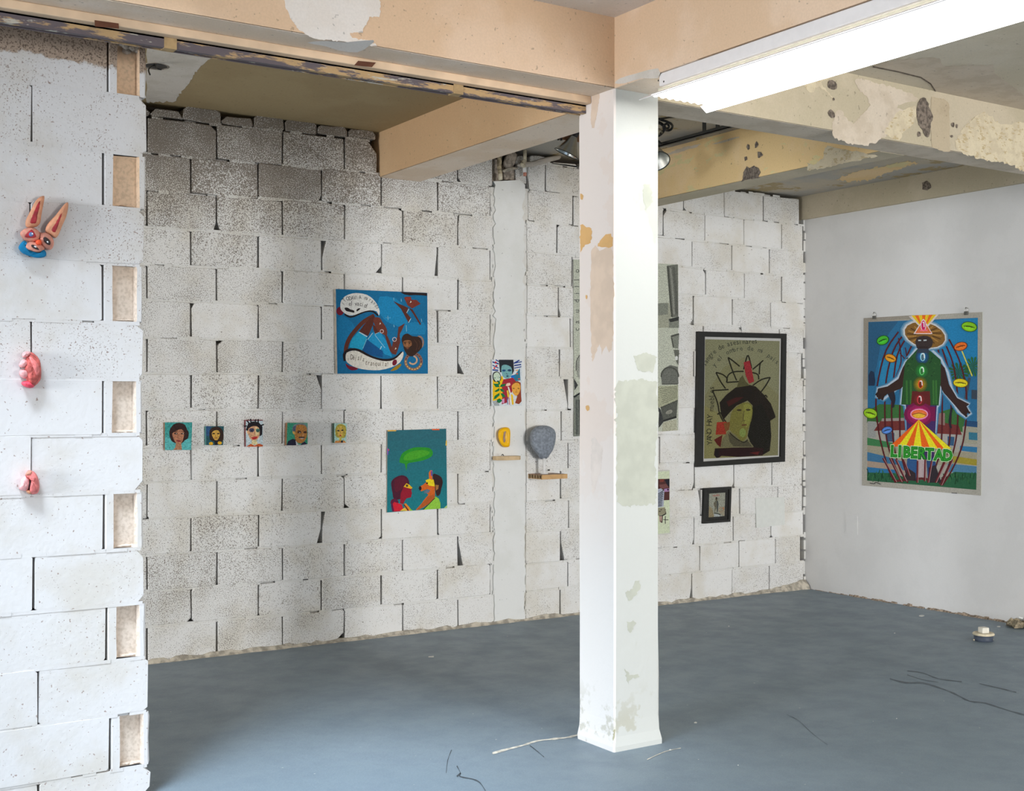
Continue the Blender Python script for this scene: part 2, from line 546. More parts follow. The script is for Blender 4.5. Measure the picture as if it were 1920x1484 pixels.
def skin_patch(name, plane, crop, pts, mat, parent, smooth=3, h=0.0012, rough=0.0):
    """thin film of plaster or bare filler lying on a surface"""
    if smooth:
        pts = catmull(pts, smooth)
    if rough:
        step = 9.0 * crop[2] / 2.8 if crop[2] > 1.5 else 6.0
        out = []
        for i, p in enumerate(pts):          # ragged outline: edges split and shaken at two scales
            q = pts[(i + 1) % len(pts)]
            m = max(1, min(14, int(math.hypot(q[0] - p[0], q[1] - p[1]) / step)))
            for k in range(m):
                t = k / m
                r1 = rough * (1.0 if k == 0 else 1.5)
                out.append((p[0] + (q[0] - p[0]) * t + random.uniform(-r1, r1), p[1] + (q[1] - p[1]) * t + random.uniform(-r1, r1)))
        pts = out
    px = [crop_px(crop, p) for p in pts]
    top = [on_plane(plane, *p, h) for p in px]; bot = [on_plane(plane, *p, -0.002) for p in px]
    n = len(top)
    vs = top + bot
    fs = [tuple(range(n))] + [(i, (i + 1) % n, n + (i + 1) % n, n + i) for i in range(n)]
    return from_py(name, vs, fs, mat, parent)


class Art:
    """flat coloured print: polygons in crop coordinates laid on the face of the picture"""

    def __init__(self, plane, crop, gain=1.25, wob=0.0):
        self.plane, self.crop, self.gain, self.wob = plane, crop, gain, wob
        self.bm = bmesh.new(); self.lay = self.bm.loops.layers.float_color.new('Col'); self.h = 0.0006

    def face(self, pts, c):
        vs = []
        for p in pts:
            vs.append(self.bm.verts.new(on_plane(self.plane, *crop_px(self.crop, p), self.h)))
        try:
            f = self.bm.faces.new(vs)
        except ValueError:
            return
        rgb = [min(0.95, x * self.gain) for x in lin(c)]
        for l in f.loops:
            l[self.lay] = (*rgb, 1)

    def up(self):
        self.h += 0.000016

    def poly(self, pts, c, smooth=0):
        if smooth:
            pts = catmull(pts, smooth)
        self.face(pts, c); self.up()

    def grad(self, pts4, c0, c1, n=8):
        """vertical bands between two colours"""
        a, b, cc, d = pts4
        for i in range(n):
            t0, t1 = i / n, (i + 1) / n
            L = lambda p, q, t: (p[0] + (q[0] - p[0]) * t, p[1] + (q[1] - p[1]) * t)
            self.face([L(a, d, t0), L(b, cc, t0), L(b, cc, t1), L(a, d, t1)], tuple(x + (y - x) * (t0 + t1) / 2 for x, y in zip(c0, c1)))
        self.up()

    def stroke(self, pts, wd, c, smooth=3, taper=False):
        if smooth and len(pts) > 2:
            pts = catmull(pts, smooth, False)
        n = len(pts); Lf = []; Rt = []
        for i, p in enumerate(pts):
            a = pts[max(i - 1, 0)]; b = pts[min(i + 1, n - 1)]
            dx, dy = b[0] - a[0], b[1] - a[1]; d = math.hypot(dx, dy) or 1
            k = wd / 2 * (math.sin(math.pi * (0.08 + 0.84 * i / max(n - 1, 1))) if taper else 1)
            Lf.append((p[0] - dy / d * k, p[1] + dx / d * k)); Rt.append((p[0] + dy / d * k, p[1] - dx / d * k))
        for i in range(n - 1):
            self.face([Lf[i], Lf[i + 1], Rt[i + 1], Rt[i]], c)
        self.up()

    def ell(self, x, y, rx, ry, c, rot=0.0, n=16):
        cr, sr = math.cos(rot), math.sin(rot)
        self.face([(x + rx * math.cos(t) * cr - ry * math.sin(t) * sr, y + rx * math.cos(t) * sr + ry * math.sin(t) * cr) for t in [2 * math.pi * k / n for k in range(n)]], c)
        self.up()

    def ring(self, x, y, r, wd, c, a0=0.0, a1=6.2832, n=24, ry=None):
        self.stroke([(x + r * math.cos(a0 + (a1 - a0) * k / n), y + (ry or r) * math.sin(a0 + (a1 - a0) * k / n)) for k in range(n + 1)], wd, c, 0)

    def glow(self, x, y, rx, ry, c0, c1, n=5):
        for i in range(n):
            t = i / (n - 1)
            self.ell(x, y, rx * (1 - 0.8 * t), ry * (1 - 0.8 * t), tuple(a + (b - a) * t for a, b in zip(c0, c1)))

    def text(self, s, x, y, size, c, ang=0.0, sx=1.0, offset=0.0, shear=0.0, vert=None):
        cu = bpy.data.curves.new('lettering', 'FONT'); cu.body = s; cu.size = 1.0; cu.offset = offset; cu.shear = shear
        cu.resolution_u = 2
        o = bpy.data.objects.new('lettering', cu); col.objects.link(o)
        dg = bpy.context.evaluated_depsgraph_get()
        me = bpy.data.meshes.new_from_object(o.evaluated_get(dg))
        ca, sa = math.cos(ang), math.sin(ang)
        P = []
        for v in me.vertices:
            a, b = v.co.x * size * sx, -v.co.y * size
            P.append((x + a * ca - b * sa, y + a * sa + b * ca))
        for p in me.polygons:
            self.face([P[i] for i in p.vertices], c)
        self.up()
        bpy.data.objects.remove(o); bpy.data.curves.remove(cu); bpy.data.meshes.remove(me)

    def letters(self, s, path, size, c, sx=1.0, jitter=0.0):
        """hand-set letters along a path"""
        pts = catmull(path, 8, False); d = [0.0]
        for a, b in zip(pts, pts[1:]):
            d.append(d[-1] + math.hypot(b[0] - a[0], b[1] - a[1]))
        for i, ch in enumerate(s):
            if ch == ' ':
                continue
            t = d[-1] * i / max(len(s) - 1, 1); k = max(j for j in range(len(d)) if d[j] <= t + 1e-6); k = min(k, len(pts) - 2)
            a, b = pts[k], pts[k + 1]; f = (t - d[k]) / max(d[k + 1] - d[k], 1e-6)
            self.text(ch, a[0] + (b[0] - a[0]) * f, a[1] + (b[1] - a[1]) * f, size * random.uniform(1 - jitter, 1 + jitter), c, math.atan2(b[1] - a[1], b[0] - a[0]) + random.uniform(-jitter, jitter), sx)

    def done(self, parent, name='picture', mat='print'):
        return from_bm(name, self.bm, mat, parent)


def slab_px(name, axis, v_wall, thick, corners, crop, mat_front, mat_side, parent=None):
    """a flat thing on a wall: corners (crop px) are those of its front face"""
    pl = (axis, v_wall - thick)
    f = [on_plane(pl, *crop_px(crop, p)) for p in corners]
    b = [Vector(p) for p in f]
    for p in b:
        if axis == 'Y':
            p.y = v_wall
        else:
            p.x = v_wall
    vs = f + b
    me = bpy.data.meshes.new(name)
    n = len(f)
    me.from_pydata([tuple(v) for v in vs], [], [tuple(range(n))] + [(i, (i + 1) % n, n + (i + 1) % n, n + i) for i in range(n)] + [tuple(range(2 * n - 1, n - 1, -1))])
    me.update()
    o = link(name, me, [mat_front, mat_side], parent)
    for i, p in enumerate(me.polygons):
        p.material_index = 0 if i == 0 else 1
    return o


def frame_px(name, v_wall, thick, outer, inner, crop, mat, parent, inner_h=None):
    pl = ('Y', v_wall - thick)
    fo = [on_plane(pl, *crop_px(crop, p)) for p in outer]; fi = [on_plane(pl, *crop_px(crop, p)) for p in inner]
    bo = [Vector((p.x, v_wall, p.z)) for p in fo]; bi = [Vector((p.x, v_wall - (inner_h or 0.002), p.z)) for p in fi]
    vs = fo + fi + bo + bi
    fs = []
    for i in range(4):
        j = (i + 1) % 4
        fs += [(i, j, 4 + j, 4 + i), (i, 8 + i, 8 + j, j), (4 + i, 4 + j, 12 + j, 12 + i)]
    return from_py(name, vs, fs, mat, parent)


def puff(name, plane, crop, pts, base_h, thick, mat, parent=None, smooth=3, rough=0.0, prof=None, back=0.0):
    """modelled relief: an outline that swells towards the room, back flat at height `back`"""
    if smooth:
        pts = catmull(pts, smooth)
    n = len(pts); cx = sum(p[0] for p in pts) / n; cy = sum(p[1] for p in pts) / n
    prof = prof or [(1.0, 0.0), (0.97, 0.35), (0.86, 0.68), (0.66, 0.88), (0.38, 0.97), (0.15, 1.0)]
    vs = []; fs = []
    ring0 = [on_plane(plane, *crop_px(crop, p), back) for p in pts]
    vs += ring0
    for k, hh in prof:
        for p in pts:
            q = (cx + (p[0] - cx) * k, cy + (p[1] - cy) * k)
            vs.append(on_plane(plane, *crop_px(crop, q), base_h + thick * hh * (1 + random.uniform(-rough, rough))))
    R = len(prof) + 1
    for r in range(R - 1):
        for i in range(n):
            j = (i + 1) % n
            fs.append((r * n + i, r * n + j, (r + 1) * n + j, (r + 1) * n + i))
    fs.append(tuple(range((R - 1) * n, R * n))); fs.append(tuple(range(n - 1, -1, -1)))
    return from_py(name, vs, fs, mat, parent, True)


# ================================================================ SETTING
XR = 5.14
XW, YF = -5.0, -10.6      # far side wall and shop front, behind the camera
floor = struct(box('floor', (XW - 0.2, YF - 0.2, -0.12), (XR + 0.2, 0.3, 0.0), 'floor'))

# back wall core, blocks hang in front of it
wall_back = struct(box('wall_back', (XW, 0.125, 0.0), (XR + 0.2, 0.3, 3.12), 'core'))
wall_right = struct(box('wall_right', (XR, YF, 0.0), (XR + 0.2, 0.125, 2.885), 'wall_white'))
HX0, HX1, HY0, HY1 = -2.5, -0.85, -4.3, -2.95      # opening added in the slab for the assumed, unseen skylight
bm = bmesh.new()
bm_box(bm, (XW, YF, 3.044), (1.2, HY0, 3.2)); bm_box(bm, (XW, HY1, 3.044), (1.2, -2.5, 3.2)); bm_box(bm, (XW, HY0, 3.044), (HX0, HY1, 3.2)); bm_box(bm, (HX1, HY0, 3.044), (1.2, HY1, 3.2))
c_pale = struct(from_bm('ceiling', bm, 'ceil_front'))
c_front = struct(box('ceiling', (1.2, YF, 3.044), (XR + 0.2, -2.5, 3.2), 'ceil_khaki'))
c_left = struct(box('ceiling', (XW, -2.5, 3.12), (1.5, 0.3, 3.25), 'ceil_shaded'))
c_mid = struct(box('ceiling', (1.5, -2.5, 3.12), (3.1, 0.3, 3.25), 'ceil_grey'))
c_right = struct(box('ceiling', (3.1, -2.5, 3.055), (XR + 0.2, 0.3, 3.25), 'ceil_grey'))

# walls behind the camera, with the openings daylight comes through
bm = bmesh.new()
for a, b in (((YF, 0), (-10.2, 3.044)), ((-3.0, 0), (-2.1, 3.12)), ((-0.3, 0), (0.3, 3.12)), ((-10.2, 2.9), (-3.0, 3.044)), ((-2.1, 0), (-0.3, 0.3)), ((-2.1, 1.8), (-0.3, 3.12))):
    bm_box(bm, (XW - 0.15, a[0], a[1]), (XW, b[0], b[1]))
struct(from_bm('wall_left', bm, 'wall_white'))
bm = bmesh.new()
bm_box(bm, (XW, YF - 0.15, 0), (1.15, YF, 3.044)); bm_box(bm, (4.6, YF - 0.15, 0), (XR + 0.2, YF, 3.044)); bm_box(bm, (1.15, YF - 0.15, 2.9), (4.6, YF, 3.044))  # unseen opening set to the right to keep daylight off the near wall
struct(from_bm('wall_front', bm, 'wall_white'))

# beams and column
Y0B, Y1B = -2.79, -2.52
beam_cross = struct(box('concrete_beam', (XW, Y0B, 2.752), (1.109, Y1B, 3.05), 'tan'))
beam_long = struct(box('concrete_beam', (1.109, YF, 2.752), (1.36, Y1B, 3.05), 'tan'))
beam_back = struct(box('concrete_beam', (1.44, Y1B, 2.842), (1.72, 0.12, 3.13), 'tan_side'))
beam_right = struct(box('concrete_beam', (1.36, -2.72, 2.752), (XR, Y1B, 3.06), 'beam_far'))
beam_two = struct(box('concrete_beam', (3.05, Y1B, 2.75), (3.235, 0.12, 3.06), 'tan_deep'))
beam_edge = struct(box('concrete_beam', (5.105, YF, 2.875), (XR + 0.2, 0.12, 3.06), 'beam_far'))
# thin plaster coats on the soffits
bm = bmesh.new(); bm_box(bm, (XW, Y0B, 2.7505), (1.109, -2.628, 2.754)); from_bm('soffit_coat', bm, 'soffit', beam_cross)
bm = bmesh.new(); bm_box(bm, (1.111, -3.3, 2.7505), (1.36, Y0B, 2.754)); from_bm('soffit_coat', bm, 'soffit', beam_long)
bm = bmesh.new(); bm_box(bm, (1.44, Y1B, 2.8405), (1.72, 0.1, 2.844)); from_bm('soffit_coat', bm, 'soffit', beam_back)
bm = bmesh.new(); bm_box(bm, (1.36, -2.72, 2.7505), (XR, Y1B, 2.754)); from_bm('soffit_coat', bm, 'patch_pink', beam_right)
bm = bmesh.new(); bm_box(bm, (3.05, Y1B, 2.7485), (3.235, 0.1, 2.752)); from_bm('soffit_coat', bm, 'beam_far', beam_two)

# column: slightly worn arrises
def column_mesh():
    bm = bmesh.new(); rings = []
    zs = [0.0, 0.02, 0.06, 0.12, 0.3, 0.6, 0.95, 1.3, 1.7, 2.1, 2.45, 2.65, 2.76]
    x0, x1, y0, y1 = 1.109, 1.347, -2.79, -2.545
    for z in zs:
        j = lambda a=0.004: random.uniform(-a, a)
        fl = 0.012 if z < 0.03 else (0.004 if z < 0.08 else 0)
        wx = (1.36 - x1) * 0 + 0.018 * (0 if z < 1.2 else 0)
        ch = 0.006
        pts = [(x0 - fl + ch + abs(j(0.003)), y0 - fl), (x1 + fl - ch, y0 - fl), (x1 + fl + j(), y0 - fl + ch), (x1 + fl + j(), y1), (x0 - fl, y1 + j()), (x0 - fl, y0 - fl + ch)]
        rings.append([bm.verts.new((a, b, z)) for a, b in pts])
    for a, b in zip(rings, rings[1:]):
        for k in range(6):
            bm.faces.new((a[k], a[(k + 1) % 6], b[(k + 1) % 6], b[k]))
    return bm


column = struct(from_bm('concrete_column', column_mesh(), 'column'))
XF, YC = ('X', 1.109), ('Y', -2.79)
K1, K2 = (1060, 120, 2.18), (1060, 780, 2.285)
for pl, cr, pts, mt, r_ in ((XF, K1, [(105, 768), (140, 765), (165, 752), (194, 765), (196, 1110), (180, 1180), (165, 1150), (150, 1190), (140, 1140), (118, 1200), (106, 1180)], 'column_tan', 2), (XF, K1, [(112, 80), (136, 70), (140, 130), (118, 262), (104, 235), (108, 160)], 'column_tan', 1), (XF, K1, [(132, 745), (142, 722), (160, 703), (188, 695), (195, 742), (170, 750)], 'column_orange', 2), (XF, K1, [(62, 660), (85, 668), (106, 672), (104, 730), (80, 738), (62, 770)], 'column_orange', 2), (XF, K1, [(62, 530), (74, 540), (70, 555), (62, 552)], 'column_orange', 1),
                        (XF, K2, [(112, 98), (140, 110), (160, 150), (150, 230), (125, 320), (112, 322)], 'column_tan_lite', 2), (YC, K2, [(215, 10), (300, 0), (385, -10), (392, 60), (385, 240), (390, 380), (300, 385), (250, 390), (222, 370), (220, 110)], 'column_grey', 4), (YC, K1, [(280, 1195), (330, 1180), (375, 1200), (360, 1260), (300, 1255)], 'column_grey', 3), (YC, K1, [(210, 1300), (300, 1290), (375, 1300), (378, 1480), (215, 1480), (205, 1380)], 'column_grey', 4), (YC, K1, [(318, 495), (345, 490), (360, 560), (330, 600), (316, 540)], 'column_grey', 3), (YC, K2, [(255, 1085), (275, 1110), (310, 1105), (318, 1120), (285, 1128), (270, 1150), (262, 1120)], 'column_grey', 3), (YC, K2, [(265, 885), (290, 878), (303, 890), (292, 915), (275, 930), (268, 910)], 'column_grey', 3), (YC, K2, [(255, 760), (290, 740), (300, 710), (320, 705), (322, 740), (300, 770), (275, 795)], 'column_grey', 3), (YC, K2, [(205, 1420), (205, 1350), (240, 1330), (312, 1335), (312, 1392), (250, 1405)], 'column_stain', 3),
                        (XF, K1, [(82, 1400), (95, 1396), (99, 1412), (90, 1420)], 'column_orange', 1), (XF, K1, [(83, 945), (90, 948), (88, 962), (83, 958)], 'column_orange', 0)):
    KP = KP + 0.00006 if 'KP' in globals() else 0.0004
    skin_patch('paint_patch', pl, cr, pts, mt, column, 0 if r_ > 2 else 2, h=KP, rough=r_)

# ---------------------------------------------------------------- block walls
COUNT = {}


def block_mesh(x0, x1, z0, z1, yf, depth, cut=(0, 0, 0, 0), jit=0.0025, e=0.004):
    """one block: 10-point worn outline, small arris, sides. cut: (bl, br, tr, tl) chamfers, number or (dx, dz)"""
    def cc(c):
        if isinstance(c, tuple):
            return c
        c = c or random.uniform(0.004, 0.010)
        return (c, c * random.uniform(0.7, 1.3))
    bl, br, tr, tl = [cc(c) for c in cut]
    j = lambda: random.uniform(-jit, jit)
    mx = (x0 + x1) / 2 + random.uniform(-0.05, 0.05) * (x1 - x0)
    P = [(x0 + bl[0], z0 + j()), (mx, z0 + j()), (x1 - br[0], z0 + j()), (x1 + j(), z0 + br[1]), (x1 + j(), z1 - tr[1]), (x1 - tr[0], z1 + j()), (mx, z1 + j()), (x0 + tl[0], z1 + j()), (x0 + j(), z1 - tl[1]), (x0 + j(), z0 + bl[1])]
    cx, cz = (x0 + x1) / 2, (z0 + z1) / 2
    yo = yf + random.uniform(-0.0025, 0.0025)
    fr = [(x + (e if x < cx else -e) * (0 if abs(x - mx) < 1e-9 else 1), yo, z + (e if z < cz else -e)) for x, z in P]
    ed = [(x, yo + 0.004, z) for x, z in P]; bk = [(x, yf + depth, z) for x, z in P]
    n = 10
    vs = fr + ed + bk
    fs = [tuple(range(n))] + [(i, n + i, n + (i + 1) % n, (i + 1) % n) for i in range(n)] + [(n + i, 2 * n + i, 2 * n + (i + 1) % n, n + (i + 1) % n) for i in range(n)]
    return vs, fs


def add_block(x0, x1, z0, z1, yf, depth, mat, parent, cut=(0, 0, 0, 0), g=0.004, gz=0.003, e=0.004):
    vs, fs = block_mesh(x0 + g, x1 - g, z0 + gz, z1 - gz, yf, depth, cut, 0.0025, e)
    return from_py('concrete_block', vs, fs, mat, parent)


def interp(xs, ys, x):
    if x <= xs[0]:
        return ys[0]
    for a, b, p, q in zip(xs, xs[1:], ys, ys[1:]):
        if x <= b:
            return p + (q - p) * (x - a) / (b - a)
    return ys[-1]


ZX = [0, 1.2, 2.0, 2.75, 3.9, 5.1]
ZROW = [[3.03, 3.057, 3.06, 3.056, 3.03, 3.03], [2.83, 2.857, 2.86, 2.872, 2.834, 2.83], [2.62, 2.657, 2.66, 2.663, 2.633, 2.624], [2.422, 2.432, 2.45, 2.454, 2.433, 2.425],
        [2.213, 2.238, 2.245, 2.235, 2.236, 2.218], [2.017, 2.035, 2.035, 2.03, 2.021, 2.022], [1.808, 1.822, 1.82, 1.817, 1.83, 1.83], [1.61, 1.622, 1.624, 1.615, 1.63, 1.629],
        [1.41, 1.402, 1.402, 1.396, 1.42, 1.421], [1.20, 1.20, 1.20, 1.18, 1.219, 1.218], [1.004, 1.01, 1.0, 0.992, 1.012, 1.024], [0.803, 0.80, 0.798, 0.787, 0.815, 0.81],
        [0.60, 0.597, 0.598, 0.585, 0.611, 0.602], [0.40, 0.389, 0.394, 0.369, 0.405, 0.414], [0.206, 0.192, 0.189, 0.189, 0.209, 0.212], [0.004] * 6]
zr = lambda r, x: interp(ZX, ZROW[r], x)

# joints: left of the tie column, between it and the pillar, and in the far bay
ODD = [-1.75, -1.35, -0.95, -0.55, -0.15, 0.25, 0.65, 1.05, 1.45, 1.85, 2.245]
EVEN = [-1.6, -1.2, -0.8, -0.4, 0.0, 0.4, 0.8, 1.2, 1.6, 2.0, 2.265]
FAR = {1: [2.545, 2.68, 3.09, 3.5, 3.896, 4.293, 4.691, 5.075], 2: [2.54, 2.91, 3.3, 3.706, 4.101, 4.489, 4.884, 5.115], 3: [2.53, 2.777, 3.18, 3.58, 3.977, 4.37, 4.757, 5.122],
       4: [2.53, 2.90, 3.3, 3.70, 4.106, 4.494, 4.884, 5.125], 5: [2.53, 2.785, 3.19, 3.59, 3.991, 4.373, 4.769, 5.128], 6: [2.525, 2.888, 3.28, 3.68, 4.086, 4.467, 4.861, 5.12],
       7: [2.525, 2.797, 3.2, 3.6, 3.995, 4.38, 4.77, 5.10], 8: [2.525, 2.866, 3.27, 3.68, 4.09, 4.48, 4.87, 5.12], 9: [2.525, 2.81, 3.2, 3.6, 3.998, 4.39, 4.78, 5.115],
       10: [2.525, 2.87, 3.27, 3.674, 4.07, 4.47, 4.86, 5.12], 11: [2.525, 2.805, 3.2, 3.6, 4.003, 4.392, 4.782, 5.11], 12: [2.52, 2.873, 3.27, 3.66, 4.06, 4.449, 4.84, 5.105],
       13: [2.52, 2.803, 3.2, 3.6, 3.998, 4.384, 4.771, 5.12], 14: [2.52, 2.866, 3.26, 3.65, 4.052, 4.44, 4.819, 5.085], 15: [2.52, 2.803, 3.19, 3.59, 3.977, 4.37, 4.754, 5.12]}

# chips measured on the photograph: pixel inside the damaged block near its corner, and how far the damage runs (m)
CHIPS = [((609, 462), 0.028, 0.11), ((594, 1000), 0.028, 0.09), ((609, 968), 0.022, 0.10), ((709, 510), 0.042, 0.05), ((816, 510), 0.018, 0.15), ((357, 1167), 0.022, 0.022), ((366, 1167), 0.018, 0.018),
         ((404, 420), 0.015, 0.05), ((412, 420), 0.018, 0.055), ((598, 372), 0.02, 0.045), ((866, 1045), 0.035, 0.16), ((1062, 720), 0.032, 0.17), ((1056, 1040), 0.03, 0.12), ((650, 942), 0.035, 0.03),
         ((710, 1008), 0.022, 0.022), ((640, 1190), 0.055, 0.045), ((866, 697), 0.045, 0.08), ((360, 576), 0.02, 0.04), ((409, 641), 0.04, 0.035), ((598, 706), 0.03, 0.09), ((400, 241), 0.035, 0.03),
         ((701, 275), 0.06, 0.07), ((1318, 392), 0.03, 0.03), ((1318, 515), 0.025, 0.035), ((1297, 600), 0.02, 0.03), ((1247, 395), 0.03, 0.04), ((1310, 925), 0.022, 0.10), ((1300, 1010), 0.018, 0.05),
         ((1296, 1115), 0.02, 0.09), ((1370, 613), 0.03, 0.03), ((1298, 910), 0.02, 0.05), ((1372, 910), 0.02, 0.03), ((1440, 1004), 0.018, 0.018), ((1450, 1004), 0.02, 0.02), ((534, 1148), 0.01, 0.02),
         ((640, 892), 0.02, 0.02), ((1050, 590), 0.02, 0.06), ((889, 345), 0.02, 0.03), ((706, 392), 0.03, 0.012), ((865, 425), 0.01, 0.06), ((1018, 362), 0.02, 0.02), ((1074, 428), 0.02, 0.02),
         ((710, 893), 0.025, 0.02), ((824, 1000), 0.012, 0.02), ((1317, 958), 0.016, 0.02), ((481, 500), 0.01, 0.02), ((281, 440), 0.012, 0.02)]
CHIPW = [(pY(*p), dx, dz) for p, dx, dz in CHIPS]


def cuts_for(x0, x1, z0, z1):
    c = [0, 0, 0, 0]
    for p, dx, dz in CHIPW:
        if x0 <= p.x <= x1 and z0 <= p.z <= z1:
            right = p.x > (x0 + x1) / 2; top = p.z > (z0 + z1) / 2
            c[(2 if right else 3) if top else (1 if right else 0)] = (dx, dz)
    return tuple(c)


def course(r, xs, top=None):
    for x0, x1 in zip(xs, xs[1:]):
        xm = (x0 + x1) / 2
        z0, z1 = zr(r, xm), zr(r - 1, xm)
        if 1.40 < xm < 1.76 and z1 > 2.9:      # stopped under the beam
            z1 = 2.842
        if z1 - z0 < 0.02:
            continue
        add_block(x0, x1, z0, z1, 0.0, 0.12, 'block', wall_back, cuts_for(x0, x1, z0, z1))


for r in range(1, 16):
    base = EVEN if r % 2 else ODD
    xs = list(base)
    if r == 1:      # shortened at the beam that rests here
        xs = [x for x in xs if x < 1.3] + [1.425]
        course(r, xs)
        course(r, [1.735, 2.0, 2.265])
    else:
        course(r, xs)
    course(r, FAR[r])

# half blocks of uneven height that fill up to the ceiling on the left
ups = [-0.4, -0.2, 0.02, 0.2, 0.425, 0.62, 0.81, 1.02, 1.225, 1.42]
tops = [0.07, 0.05, 0.052, 0.088, 0.055, 0.088, 0.076, 0.066, 0.06]
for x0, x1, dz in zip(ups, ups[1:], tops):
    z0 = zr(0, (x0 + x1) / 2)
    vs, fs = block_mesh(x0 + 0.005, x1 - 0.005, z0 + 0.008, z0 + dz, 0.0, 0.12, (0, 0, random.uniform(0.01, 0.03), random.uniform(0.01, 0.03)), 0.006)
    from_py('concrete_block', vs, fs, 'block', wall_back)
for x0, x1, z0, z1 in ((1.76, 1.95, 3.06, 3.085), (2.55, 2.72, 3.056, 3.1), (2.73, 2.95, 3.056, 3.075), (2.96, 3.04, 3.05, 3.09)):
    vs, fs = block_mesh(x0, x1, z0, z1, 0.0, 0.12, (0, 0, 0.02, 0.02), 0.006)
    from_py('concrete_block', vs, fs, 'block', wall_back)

# mortar beds: white painted, recessed a little, missing here and there
bm = bmesh.new()
for r in range(0, 15):
    for xa, xb in ((-1.75, 2.25), (2.53, 5.12)):
        x = xa
        while x < xb:
            x2 = min(x + random.uniform(0.03, 0.09), xb)
            if not (r == 0 and 1.40 < x < 1.76) and not (r == 0 and random.random() < 0.5):
                gone = random.random() < (0.06 if r > 2 else 0.3)
                y = random.uniform(0.02, 0.04) if gone else random.uniform(-0.001, 0.005)
                t = 0.007 + random.uniform(0, 0.004)
                z0a, z0b = zr(r, x), zr(r, x2)
                f = [bm.verts.new((x, y, z0a - t)), bm.verts.new((x2, y, z0b - t)), bm.verts.new((x2, y, z0b + t)), bm.verts.new((x, y, z0a + t))]
                bm.faces.new(f)
            x = x2
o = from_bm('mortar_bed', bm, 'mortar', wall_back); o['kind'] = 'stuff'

# smooth white tie column in the wall, ragged edges
def tie_column():
    L, R = [], []
    zz = 0.004
    while zz < 2.90:
        big = zz > 1.9
        L.append((2.272 + random.uniform(-0.006, 0.010) + (0.012 if big and random.random() < 0.4 else 0), zz))
        R.append((2.515 + random.uniform(-0.010, 0.006) - (0.015 if big and random.random() < 0.4 else 0), zz))
        zz += random.uniform(0.02, 0.045)
    L.append((2.33, 2.905)); R.append((2.475, 2.925))
    out = L + R[::-1]; n = len(out)
    vs = [(x, -0.001, z) for x, z in out] + [(x, 0.10, z) for x, z in out]
    fs = [tuple(range(n))[::-1]] + [(i, (i + 1) % n, n + (i + 1) % n, n + i) for i in range(n)]
    return from_py('tie_column', vs, fs, 'plaster', wall_back)


tie_column()
for xa, xb in ((2.25, 2.29), (2.50, 2.545)):
    from_py('joint_mortar', [(xa, 0.012, 0.01), (xb, 0.012, 0.01), (xb, 0.012, 2.86), (xa, 0.012, 2.86)], [(0, 1, 2, 3)], 'mortar', wall_back)
for x0, x1, z0, z1, y, mt in ((2.285, 2.36, 2.90, 3.06, 0.05, 'bare_grey'), (2.37, 2.455, 2.92, 3.03, 0.03, 'bare_grey'), (2.46, 2.535, 2.90, 3.09, 0.02, 'block')):
    vs, fs = block_mesh(x0, x1, z0, z1, y, 0.07, (0.01, 0.01, 0.025, 0.02), 0.008)
    from_py('broken_block', vs, fs, mt, wall_back)
# bits of mortar on both edges of the tie column, ragged toothing at the far corner
bm = bmesh.new()
for k in range(150):
    z = random.uniform(0.02, 2.75)
    x = random.choice((2.258, 2.272, 2.515, 2.527)) + random.uniform(-0.006, 0.006)
    s = random.uniform(0.006, 0.018)
    c = [(x - s * 0.6, z - s), (x + s * 0.5, z - s * 0.7), (x + s * 0.7, z + s * 0.8), (x - s * 0.4, z + s)]
    y = random.uniform(-0.003, 0.02)
    bm.faces.new([bm.verts.new((a, y, b)) for a, b in c])
o = from_bm('mortar_crumb', bm, 'mortar', wall_back); o['kind'] = 'stuff'
bm = bmesh.new()
z = 0.06
while z < 2.83:
    h = random.uniform(0.03, 0.12)
    if random.random() < 0.8:
        x = random.uniform(5.112, 5.128); y = random.uniform(-0.002, 0.01)
        bm_box(bm, (x, y, z), (XR + 0.01, 0.1, z + h))
    z += h + random.uniform(0.004, 0.02)
o = from_bm('corner_mortar', bm, 'mortar', wall_back); o['kind'] = 'stuff'

# sandy fillet where the wall meets the floor, heaped up in the far corner
def fillet():
    bm = bmesh.new(); rows = []
    x = -1.8
    while x < XR:
        hump = 0.055 * max(0, (x - 4.75) / 0.39) if x > 4.75 else 0
        h = 0.014 + random.uniform(-0.007, 0.014) + hump; d = 0.010 + random.uniform(-0.005, 0.012) + hump * 0.5
        rows.append([bm.verts.new((x, 0.02, h)), bm.verts.new((x, -0.008, h)), bm.verts.new((x, -d, h * 0.45)), bm.verts.new((x, -d - 0.012, 0.0))])
        x += random.uniform(0.03, 0.07)
    for a, b in zip(rows, rows[1:]):
        for k in range(3):
            bm.faces.new((a[k], b[k], b[k + 1], a[k + 1]))
    return from_bm('mortar_fillet', bm, 'fillet', wall_back)


fillet()
# broken strip along the foot of the right wall
bm = bmesh.new()
y = -0.05
while y > -3.2:
    L = random.uniform(0.02, 0.06); t = min(1, max(0, (-y - 0.15) / 0.5))
    h = random.uniform(0.004, 0.022) * (0.3 + 0.7 * t); d = random.uniform(0.006, 0.028) * (0.3 + 0.7 * t)
    if random.random() < 0.85:
        v = [bm.verts.new(p) for p in ((XR + 0.005, y, 0), (XR + 0.005, y - L, 0), (XR - d, y - L, 0.0), (XR - d, y, 0.0), (XR + 0.005, y, h), (XR + 0.005, y - L, h * random.uniform(0.4, 1.2)), (XR - d * 0.5, y - L, h * 0.5), (XR - d * 0.5, y, h * 0.6))]
        for f in ((4, 5, 6, 7), (7, 6, 2, 3), (4, 7, 3, 0), (5, 1, 2, 6)):
            bm.faces.new([v[i] for i in f])
    y -= L * random.uniform(0.8, 1.1)
